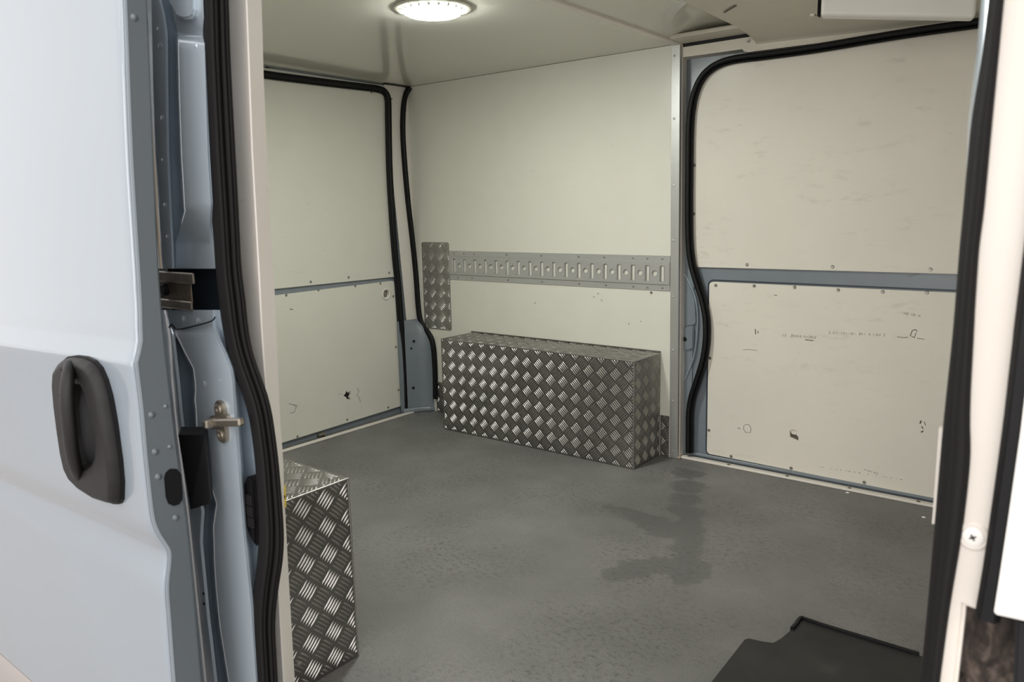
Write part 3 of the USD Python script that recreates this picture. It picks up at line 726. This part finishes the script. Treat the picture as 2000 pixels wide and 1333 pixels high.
# ================================================================ near pillar of the door opening
py = -1.905
TV = [-330, -80, -20, 0, 30, 60, 68, 74, 84, 100, 180, 300, 396, 404, 412, 440, 472, 480, 500, 521, 525]
def K(pts, y): return [(v, u, y) for v, u in pts]
pil = struct('trim_9', 'blue-grey pressed metal pillar between the open sliding door and its seal', 'pillar', (1.4, -1.9, .6))
A = [(-80, 255), (300, 275), (525, 296)]
B = [(-80, 292), (0, 295), (180, 299), (300, 303), (415, 310), (525, 316)]
Cc = [(-80, 303), (-20, 308), (0, 312), (30, 319), (68, 324), (180, 325), (300, 327), (415, 332), (472, 335), (525, 337)]
Fr = [(-80, 330), (0, 333), (30, 338), (60, 344), (84, 347), (180, 349), (300, 353), (404, 359), (412, 360), (472, 342), (525, 341)]
Fy = [(-80, -1.895), (30, -1.90), (68, -1.893), (84, -1.912), (300, -1.914), (408, -1.914), (412, -1.912), (472, -1.886), (525, -1.886)]
GY = [(-80, -1.905), (30, -1.905), (68, -1.890), (90, -1.908), (396, -1.908), (404, -1.906), (470, -1.884), (525, -1.884)]
A, B, Cc, Fr = up(A), up(B), up(Cc), up(Fr)
fy = lambda v: np.interp(v, [k[0] for k in Fy], [k[1] for k in Fy])
gy = lambda v: np.interp(v, [k[0] for k in GY], [k[1] for k in GY])
def sh(P, d): return [(v, u + d) for v, u in P]
def KY(P, f): 
    vs_ = sorted(set([k[0] for k in P] + TV)); return [(v, np.interp(v, [k[0] for k in P], [k[1] for k in P]), f(v)) for v in vs_]
Gr = up([(-80, 394), (0, 397), (300, 406), (400, 412), (472, 408), (525, 418)])
cols = [K(A, -1.895), K(B, -1.903), K(sh(B, 2), -1.906), K(sh(Cc, -3), -1.904), K(Cc, -1.903), K(sh(Cc, 3), -1.882),
        KY(sh(Fr, -5), lambda v: -1.882), KY(sh(Fr, 0), lambda v: fy(v) + .002), KY(sh(Fr, 4), fy), KY(Gr, gy), KY(sh(Gr, 8), lambda v: -1.882), KY(sh(Gr, 40), lambda v: -1.872)]
part(pil, 'upper_sheet', thick(loft(cols, TV), (0, .003, 0)), m_body, smooth=40)
hat = pxpoly([(338, -40), (384, -40), (384, 20), (380, 32), (372, 37), (362, 38), (348, 33), (343, 20), (334, 8), (330, -10)], 'y', -1.906, .004)
part(pil, 'hat_panel', slab(hat, 'y', -1.900, -1, .010, .003), m_body)
BV = [606, 612, 640, 652, 662, 690, 705, 720, 745, 765, 780, 800, 850, 900, 949, 965, 984, 1000, 1015, 1030, 1060, 1100, 1150, 1192, 1225, 1280, 1333, 1420, 1560]
B = [(606, 322), (660, 331), (750, 337), (840, 346), (1000, 368), (1056, 374), (1200, 389), (1333, 403), (1420, 412)]
A = sh(B, -22)
Cc = [(606, 326), (652, 338), (750, 349), (840, 357), (949, 384), (997, 397), (1056, 393), (1192, 406), (1333, 422), (1420, 431)]
Fr = [(606, 331), (640, 336), (652, 343), (690, 361), (720, 377), (745, 380), (765, 381), (775, 379), (800, 382), (850, 384), (900, 393), (949, 411), (984, 422), (1030, 416), (1127, 419), (1225, 429), (1333, 446), (1420, 458)]
Gr = [(606, 418), (640, 419), (661, 428), (690, 441), (728, 456), (808, 461), (896, 467), (949, 471), (1040, 478), (1095, 484), (1182, 493), (1333, 503), (1420, 508)]
Hr = [(606, 445), (690, 465), (774, 498), (900, 520), (1062, 526), (1192, 514), (1333, 520), (1420, 525)]
A, B, Cc, Fr, Gr, Hr = (down(q, 1560) for q in (A, B, Cc, Fr, Gr, Hr))
def dep(v): return -1.880 + .0 * v if v > 650 else -1.900
DY = lambda v: np.interp(v, [606, 650, 665, 1420], [-1.902, -1.902, -1.868, -1.868])
FY = lambda v: np.interp(v, [606, 640, 655, 700, 960, 984, 1420], [-1.898, -1.898, -1.905, -1.910, -1.908, -1.906, -1.910])
HY = lambda v: np.interp(v, [606, 640, 700, 1420], [-1.890, -1.886, -1.872, -1.868])
TV = BV
cols = [K(A, -1.885), K(B, -1.900), K(sh(B, 2), -1.903), KY(sh(Cc, -3), lambda v: -1.903), KY(Cc, lambda v: -1.901), KY(sh(Cc, 4), DY),
        KY(sh(Fr, -5), DY), KY(sh(Fr, -1), lambda v: FY(v) + .003), KY(sh(Fr, 3), FY), KY([(v, np.interp(v, [k[0] for k in Fr], [k[1] for k in Fr]) * .5 + .5 * u) for v, u in Gr], lambda v: FY(v) - .002), KY(sh(Gr, -3), FY), KY(sh(Gr, 1), lambda v: FY(v) + .004), KY(sh(Gr, 6), HY), KY(Hr, HY)]
part(pil, 'lower_sheet', thick(loft(cols, BV), (0, .003, 0)), m_body, smooth=40)
# dark pocket with the runner between the two sheets
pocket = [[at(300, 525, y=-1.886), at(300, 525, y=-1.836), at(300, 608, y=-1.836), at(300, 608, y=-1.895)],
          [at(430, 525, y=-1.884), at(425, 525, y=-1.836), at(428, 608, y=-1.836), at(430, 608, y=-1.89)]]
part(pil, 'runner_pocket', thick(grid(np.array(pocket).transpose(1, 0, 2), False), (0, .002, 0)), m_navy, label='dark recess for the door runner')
part(pil, 'lap_seam', sweep(spline([at(u, v, y=-1.9035) for u, v in [(330, 640), (336, 634), (342, 642), (352, 643), (380, 637), (412, 628), (420, 620)]], .004), ell(.0012, .0012, 6), (0, -1, 0)), m_rub, label='dark lap joint line')
for u, v, yy, r in ((310, 56, -1.905, .005), (313, 90, -1.905, .008), (309, 135, -1.905, .004), (317, 230, -1.905, .005), (318, 312, -1.905, .004), (323, 400, -1.905, .005), (327, 462, -1.905, .004), (373, 110, -1.910, .007), (381, 90, -1.91, .004), (361, 507, -1.885, .008),
                    (360, 624, -1.90, .006), (388, 627, -1.90, .006), (410, 658, -1.905, .004), (407, 671, -1.906, .005), (402, 750, -1.911, .006), (430, 744, -1.911, .006), (422, 773, -1.911, .004), (450, 887, -1.909, .004), (412, 896, -1.909, .004)):
    r *= 1.25
    part(pil, 'spot_weld', lathe([(r, -.001), (r * .8, .0004), (r * .45, .0012), (1e-5, .0015)], at(u, v, y=yy + .001), (0, -1, 0), 10), m_body, smooth=60)
for u, v in ((398, 1160), (399, 1180)):
    part(pil, 'hole', lathe([(.003, 0), (.003, .001), (1e-5, .001)], at(u, v, y=-1.903), (0, -1, 0), 8), m_dark)

rn = thing('door_runner', 'worn steel door runner bracket in the pillar recess', 'runner', at(345, 568, y=-1.9))
part(rn, 'top_plate', cat_([bx(at(290, 549, y=-1.905), at(376, 534, y=-1.905) + [0, .004, 0], .002)]), m_steel)
part(rn, 'roller_block', bx(at(290, 587, y=-1.90), at(370, 550, y=-1.90) + [0, .004, 0], .003), m_rust)
part(rn, 'lower_plate', bx(at(290, 598, y=-1.905), at(373, 590, y=-1.905) + [0, .004, 0], .002), m_steel)
part(rn, 'roller', lathe([(.010, -.004), (.011, .002), (.008, .005), (1e-5, .005)], at(322, 566, y=-1.903), (0, -1, 0), 14), m_rub)

tn = thing('tan_bead', 'thin tan bead along the inner edge of the sliding door', 'sealant bead', at(295, 250, y=-1.95))
part(tn, 'bead', sweep(spline([at(u, v, y=-1.945) for u, v in [(277, -60), (281, 0), (288, 120), (294, 230), (302, 330), (307, 420), (314, 525)]], .02), ell(.0022, .0022, 8), (0, -1, 0)), m_tan, smooth=50)

# striker
sv = lambda u, v, y=-1.9165: at(u, v, y=y)
st = thing('door_striker', 'steel striker plate with two screws and a prong on the pillar', 'striker', sv(428, 822))
c1, c2 = sv(427, 800), sv(431, 850)
plate = unary_union([LineString([c1[[0, 2]], c2[[0, 2]]]).buffer(.0142, 12), LineString([sv(414, 826)[[0, 2]], sv(438, 822)[[0, 2]]]).buffer(.011)])
part(st, 'plate', slab(plate, 'y', -1.908, -1, .0085, .0015), m_steel)
for c in (c1, c2):
    part(st, 'screw', lathe([(.0088, -.001), (.0088, .0015), (.007, .0028), (.0045, .0028), (.004, .0008), (1e-5, .0008)], c, (0, -1, 0), 14), m_steel)
pa, pb = sv(408, 827, -1.925), sv(466, 826, -1.935)
part(st, 'prong', cat_([bx(pa + [-.002, -.012, -.007], pa + [.012, .014, .008], .003), obox(pa, pb, pa[2] - .007, pa[2] + .006, np.array([0, 1., 0]), .012, .003)]), m_steel)

# seal of the opening
sp = thing('door_seal', 'broad double-lobed black seal bending down the near pillar', 'seal', at(470, 800, y=-1.87))
ED = [(-70, 392, 437), (0, 395, 440), (105, 397, 443), (294, 405, 453), (420, 414, 460), (545, 422, 466), (564, 424, 471), (648, 435, 479), (690, 445, 487), (732, 458, 502), (774, 475, 518), (816, 487, 527), (900, 498, 538), (984, 503, 545), (1040, 506, 549), (1062, 505, 549), (1095, 503, 548), (1127, 498, 542), (1160, 495, 537), (1192, 493, 533), (1225, 493, 531), (1333, 499, 537), (1420, 503, 542)]
ED = down(up(ED), 1560)
vs = np.linspace(-330, 1560, 95)
def edf(v): 
    return np.interp(v, [e[0] for e in ED], [e[1] for e in ED]), np.interp(v, [e[0] for e in ED], [e[2] for e in ED])
from scipy.ndimage import gaussian_filter1d
el = gaussian_filter1d([edf(v)[0] for v in vs], 1.0, mode='nearest'); er = gaussian_filter1d([edf(v)[1] for v in vs], 1.0, mode='nearest')
def lobes(f0, f1, y0, yh, n=15):
    G = []
    for v, a, b in zip(vs, el, er):
        row = []
        for k in range(n):
            t = k / (n - 1); s = math.sqrt(max(0, 1 - (2 * t - 1) ** 2))
            row.append(at(a + (b - a) * (f0 + (f1 - f0) * t), v, y=y0 - yh * s))
        G.append(row)
    return grid(np.array(G))
part(sp, 'outer_lobe', thick(lobes(0, .60, -1.893, .017), (0, .006, 0)), m_rubg, smooth=True)
part(sp, 'inner_lobe', thick(lobes(.58, 1, -1.883, .012), (0, .006, 0)), m_rubg, smooth=True)

cb = thing('contact_block', 'black contact block with small pads half hidden behind the near seal', 'contact block', at(495, 1000, y=-1.89))
part(cb, 'housing', slab(pxpoly([(477, 945), (482, 932), (492, 929), (497, 938), (501, 1000), (501, 1070), (490, 1050), (483, 1030)], 'y', -1.89, .002), 'y', -1.866, -1, .026, .003), m_rub)
for k, v in enumerate((978, 1000, 1022)):
    part(cb, 'pad', bx(at(479 + k * 2, v + 8, y=-1.896), at(489 + k * 2, v - 8, y=-1.896) + [0, .005, 0], .001), m_rubg)

bb = thing('buffer_block', 'square black foam block between door edge and pillar below the striker', 'buffer', at(380, 920, y=-1.93))
G = [[at(348, 850, y=-1.965), at(372, 996, y=-1.965)], [at(400, 850, y=-1.945), at(411, 984, y=-1.945)]]
front = np.array([G[0][0], G[1][0], G[1][1], G[0][1]])
back = front + np.array([-.028, .022, .004])
part(bb, 'block', trimesh.convex.convex_hull(np.vstack([front, back])), m_rub)

# ================================================================ open sliding door (nearest, left)
XD = 1.50
od = struct('door_3', 'glossy pale blue van sliding door slid open at left, with black recessed handle', 'door', (1.0, -2.05, .0))
PROF = [(-330, 218), (-160, 225), (0, 234), (300, 246), (560, 262), (640, 265), (664, 266), (672, 265.5), (690, 262), (708, 257.5), (720, 257.5), (800, 267), (900, 276), (1000, 287), (1030, 293.5), (1050, 303), (1068, 315), (1078, 321), (1090, 323), (1110, 322), (1135, 319), (1160, 318), (1200, 321), (1333, 331), (1480, 345), (1590, 357)]
prof = spline([at(u, v, x=XD) for v, u in PROF], .012)[:, 1:]
xs_ = np.concatenate([np.linspace(.1, 1.40, 27), [1.45, 1.48, 1.494, 1.4985, 1.50]])
G = []
for x in xs_:
    t = XD - x
    r = .006 * (1 - math.sqrt(max(0, 1 - max(0, (x - 1.494) / .006) ** 2))) if x > 1.494 else 0
    G.append([[x, y + r, z - .03 * t * np.clip(z / .3, 0, 1)] for y, z in prof])
skin = grid(np.array(G))
if (skin.face_normals[:, 1]).mean() > 0: skin.invert()
part(od, 'outer_skin', thick(skin, (0, .004, 0)), m_door, smooth=50)
# front edge of the door, facing forward
E0 = [np.array([XD - .0005, y + .004, z]) for y, z in prof]
IN = [(-330, 266), (-160, 278), (0, 290), (560, 315), (850, 345), (1050, 371), (1333, 396), (1590, 420)]
pin = spline([at(u, v, x=XD) for v, u in IN], .02)[:, 1:]
o = np.argsort(pin[:, 1])
G = []
for p in E0:
    yi = np.interp(p[2], pin[o, 1], pin[o, 0])
    G.append([p, np.array([XD - .0005, p[1] * .5 + yi * .5, p[2]]), np.array([XD - .0005, yi - .004, p[2]]), np.array([XD - .004, yi, p[2]]), np.array([XD - .06, yi + .004, p[2]]), np.array([XD - .40, yi + .004, p[2]])])
ed = grid(np.array(G))
if ed.face_normals[:, 0].sum() < 0: ed.invert()
part(od, 'edge_face', thick(ed, (-.003, .0, 0)), m_doored, label='matt front edge of the door, paint darkened as shade', smooth=30)
for u, v, r in ((263, 34, .006), (297, 811, .006), (324, 794, .004), (304, 883, .006), (332, 873, .004), (310, 932, .006), (344, 1012, .006)):
    part(od, 'edge_dimple', lathe([(r, -.001), (r * .85, .0004), (r * .4, .0022), (1e-5, .0028)], at(u, v, x=XD), (1, 0, 0), 10), m_doored, smooth=60)
pl = pxpoly([(322, 935), (325, 924), (333, 917), (346, 917), (354, 926), (357, 960), (357, 976), (350, 986), (340, 989), (330, 985), (325, 972)], 'x', XD + .002, .004)
part(od, 'plug', slab(pl, 'x', XD - .001, 1, .004, .0012), m_rub, label='black oblong rubber plug')
# handle
hpx = lambda L: [(x / 2.38, 480 + y / 2.38) for x, y in L]
YH = -2.062
base = pxpoly(hpx([(285, 542), (305, 525), (340, 520), (385, 526), (425, 545), (452, 575), (475, 630), (495, 705), (522, 850), (544, 1000), (553, 1100), (551, 1180), (540, 1200), (515, 1199), (450, 1178), (390, 1140), (345, 1095), (318, 1040), (300, 960), (284, 850), (270, 740), (262, 640), (266, 575)]), 'y', YH - .006, .006)
cav = pxpoly(hpx([(330, 655), (345, 645), (375, 650), (395, 690), (425, 800), (445, 900), (442, 985), (425, 1020), (395, 1040), (360, 1030), (330, 900), (318, 760)]), 'y', YH - .016, .004)
def outline(poly, n=120):
    e = poly.exterior; p = np.array([e.interpolate(k / n, True).coords[0] for k in range(n)])
    if Polygon(p).exterior.is_ccw is False: p = p[::-1]
    t = np.roll(p, -1, 0) - np.roll(p, 1, 0); t /= np.linalg.norm(t, axis=1, keepdims=True)
    return p, np.c_[-t[:, 1], t[:, 0]]      # inward normals of a counter-clockwise ring
ob_, on_ = outline(base); cb_, cn_ = outline(cav, 80)
lay = [(0, -.006), (0, .004), (.001, .008), (.0035, .0125), (.008, .0165), (.0125, .018)]
V = [np.c_[(ob_ + on_ * i_)[:, 0], np.full(120, YH - h_), (ob_ + on_ * i_)[:, 1]] for i_, h_ in lay]
F = []
def ringf(a, b, n):
    return [t for k in range(n) for t in ((a + k, a + (k + 1) % n, b + (k + 1) % n), (a + k, b + (k + 1) % n, b + k))]
for k in range(len(lay) - 1): F += ringf(k * 120, (k + 1) * 120, 120)
V = np.vstack(V); n0 = len(V)
clay = [(-.004, .018), (-.0015, .0165), (0, .0125), (.002, -.004)]
W_ = np.vstack([np.c_[(cb_ + cn_ * i_)[:, 0], np.full(80, YH - h_), (cb_ + cn_ * i_)[:, 1]] for i_, h_ in clay])
for k in range(3): F += ringf(n0 + k * 80, n0 + (k + 1) * 80, 80)
top_o, top_c = V[-120:][:, [0, 2]], W_[:80][:, [0, 2]]
tv, tf_ = trimesh.creation.triangulate_polygon(Polygon(top_o, [top_c]), engine='earcut')
A_ = np.vstack([V, W_]); flat_xy = A_[:, [0, 2]]
cand = np.r_[np.arange(n0 - 120, n0), np.arange(n0, n0 + 80)]
from scipy.spatial import cKDTree
idx_ = cand[cKDTree(flat_xy[cand]).query(tv)[1]]
hm_ = trimesh.Trimesh(A_, np.vstack([np.array(F), idx_[tf_]]), process=False)
trimesh.repair.fix_normals(hm_)
if hm_.face_normals[np.argmax(hm_.triangles_center[:, 1] * -1), 1] > 0: hm_.invert()
part(od, 'handle_base', hm_, m_hand, label='black plastic handle surround', smooth=40)
part(od, 'handle_gasket', slab(base.buffer(.0025).difference(cav.buffer(.01)), 'y', YH + .006, -1, .0085), m_rub)
part(od, 'handle_cup', slab(cav.buffer(.003), 'y', YH + .006, -1, .0065), m_dark, label='dark finger recess')
gp = [(322, 572, -2.078), (316, 600, -2.088), (312, 650, -2.094), (312, 720, -2.098), (318, 800, -2.099), (326, 880, -2.098), (336, 960, -2.094), (348, 1020, -2.088), (362, 1062, -2.076)]
gpath = spline([at(x / 2.38, 480 + y / 2.38, y=yy) for x, y, yy in gp], .006)
part(od, 'handle_grip', sweep(gpath, ell(.0135, .010, 16), (0, -1, 0)), m_hand, smooth=50)
lp_ = pxpoly(hpx([(290, 575), (335, 562), (345, 575), (340, 640), (330, 700), (275, 700), (272, 640)]), 'y', YH - .016, .004)
part(od, 'handle_boss', slab(lp_, 'y', YH - .014, -1, .006, .002), m_hand)
# sill under the door
rk = struct('trim_10', 'pale painted sill below the bottom seam of the open sliding door', 'sill', (1.0, -2.03, -.1))
G = [[np.array([x, y, z]) for y, z in ((-2.03, -.0075), (-2.052, -.010), (-2.056, -.04), (-2.05, -.12), (-2.02, -.20), (-1.98, -.24))] for x in np.linspace(-.3, 2.9, 9)]
sk_ = grid(np.array(G))
if sk_.face_normals[:, 1].mean() > 0: sk_.invert()
part(rk, 'sheet', thick(sk_, (0, .01, 0)), plain('sill_paint_pink_light', (.40, .365, .35), .35, coat=.4), smooth=50)  # body paint with the pinkish light on it mixed into the colour

# ================================================================ front side of the opening (nearest, right)
bs = thing('door_seal', 'wide charcoal rubber seal down the right side of the opening', 'seal', at(1870, 700, y=-1.85))
BL = [(-80, 1942), (0, 1931), (105, 1918), (235, 1896), (420, 1880), (480, 1874), (648, 1861), (837, 1841), (1039, 1824), (1190, 1811), (1333, 1797), (1420, 1789)]
BR = [(-80, 1972), (0, 1963), (235, 1941), (420, 1924), (480, 1915), (600, 1907), (648, 1905), (760, 1899), (837, 1897), (868, 1900), (900, 1899), (960, 1893), (1010, 1887), (1060, 1880), (1110, 1871), (1192, 1857), (1333, 1838), (1420, 1829)]
BL, BR = down(up(BL)), down(up(BR))
vs = np.linspace(-330, 2300, 105)
L_ = gaussian_filter1d(np.interp(vs, *zip(*BL)), 1, mode='nearest'); R_ = gaussian_filter1d(np.interp(vs, *zip(*BR)), .8, mode='nearest')
G = []
for v, a, b in zip(vs, L_, R_):
    row = []
    for t, yy in ((0, -1.80), (.02, -1.825), (.10, -1.845), (.24, -1.850), (.30, -1.852), (.36, -1.866), (.5, -1.873), (.75, -1.874), (.93, -1.868), (1.0, -1.856)):
        row.append(at(a + (b - a) * t, v, y=yy))
    G.append(row)
part(bs, 'seal_body', thick(grid(np.array(G)), (0, .012, 0)), m_rubg, smooth=True)
part(bs, 'metal_lip', thick(grid(np.array([[at(np.interp(v, *zip(*BL)) - np.interp(v, [-80, 0, 110, 250, 330], [17, 15, 11, 5, 1]), v, y=-1.80), at(np.interp(v, *zip(*BL)) - 4 * np.interp(v, [-80, 330], [1, 0]), v, y=-1.812), at(np.interp(v, *zip(*BL)) + 4, v, y=-1.815)] for v in np.linspace(-80, 330, 18)])), (0, .004, 0)), m_body, label='bare painted metal lip at the top', smooth=50)
part(bs, 'cream_lip', slab(pxpoly([(1834, 835), (1842, 836), (1828, 1000), (1826, 1024), (1820, 1024), (1823, 985)], 'y', -1.79), 'y', -1.79, 1, .006), m_edge, label='thin cream strip along its lower inner edge')

wt = struct('trim_11', 'cream pillar cover with a screw right of the charcoal seal', 'trim', at(1930, 700, y=-1.875))
poly = pxpoly([(1966, -330), (2101, -330), (2030, 300), (2004, 520), (1988, 648), (1974, 837), (1962, 935), (1941, 1085), (1921, 1196), (1886, 1184), (1885, 1200), (1868, 1350), (1772, 2300), (1716, 2300), (1822, 1333), (1838, 1200), (1852, 1110), (1872, 1030), (1880, 960), (1882, 870), (1880, 837), (1890, 640), (1900, 480), (1915, 300), (1935, 100)], 'y', -1.862)
part(wt, 'cover', slab(poly, 'y', -1.852, -1, .012, .003), m_edge)
SC = at(1901, 1048, y=-1.864)
part(wt, 'washer', lathe([(.0125, 0), (.0125, .0008), (.0105, .0018), (.008, .0012)], SC, (0, -1, 0), 24), m_edge, smooth=40)
hd = lathe([(.0085, .0008), (.008, .0025), (.005, .0034), (1e-5, .0036)], SC, (0, -1, 0), 24)
sc = part(wt, 'screw', hd, m_trimw, smooth=40)
for r_ in (0.5, 2.07):
    L = LineString([(SC[0] - .0022 * math.cos(r_), SC[2] - .0022 * math.sin(r_)), (SC[0] + .0022 * math.cos(r_), SC[2] + .0022 * math.sin(r_))]).buffer(.0007)
    part(sc, 'slot', slab(L, 'y', SC[1] - .0036, -1, .0004), m_dark)

s5 = thing('edge_rubber', 'slim black rubber strip slanting down between cream pillar cover and white panel', 'seal', at(1955, 1000, y=-1.88))
pth = spline([at(u, v, y=-1.875) for u, v in [(2140, -330), (2060, 250), (2024, 520), (1999, 720), (1985, 837), (1962, 1000), (1944, 1120), (1929, 1205)]], .01)
part(s5, 'strip', sweep(pth, np.array([(-.0085, -.012), (-.009, .004), (-.005, .010), (.004, .010), (.009, .004), (.009, -.012)]), (0, -1, 0)), m_rub, smooth=50)
wp = struct('trim_12', 'bright white panel at the right edge with a slanting black border', 'panel', at(1985, 900, y=-1.89))
part(wp, 'panel', slab(pxpoly([(2070, 250), (2034, 520), (2009, 720), (1995, 837), (1972, 1000), (1954, 1120), (1942, 1196), (2010, 1211), (2500, 1320), (2500, -330), (2150, -330)], 'y', -1.885, .003), 'y', -1.878, -1, .014, .003), m_trimw)
part(wp, 'pillar_core', slab(pxpoly([(2050, -330), (2500, -330), (2500, 2300), (1900, 2300), (1900, 1700), (1935, 1150), (1960, 800)], 'y', -1.80), 'y', -1.835, 1, .03), m_blue, label='sheet metal behind the covers')
wo = thing('fleece', 'shaggy dark brown fleece filling the opening under the white panel', 'fleece', at(1930, 1260, y=-1.80))
us, vv = np.linspace(1845, 1995, 52), np.linspace(1165, 1700, 150)
G = []
for v in vv:
    row = []
    for u in us:
        p = at(u, v, y=-1.845)
        h = meshkit.fbm(np.array([[p[0] * 60 + p[2] * 25, 3.3, p[2] * 45 - p[0] * 20]]), 4, 3)[0]
        row.append(at(u, v, y=-1.845 - .020 * (h - .5)))
    G.append(row)
part(wo, 'pile', thick(grid(np.array(G)), (0, .01, 0)), m_wool, smooth=True, kind='stuff')
r2 = random.Random(5); curves = []
sb = thing('black_bracket', 'black block at the lower right corner beside the brown fleece', 'bracket', at(2000, 1280, y=-1.87))
part(sb, 'block', slab(pxpoly([(1984, 1207), (2240, 1262), (2240, 1700), (1952, 1700), (1978, 1333)], 'y', -1.87), 'y', -1.84, -1, .03, .003), m_dark)
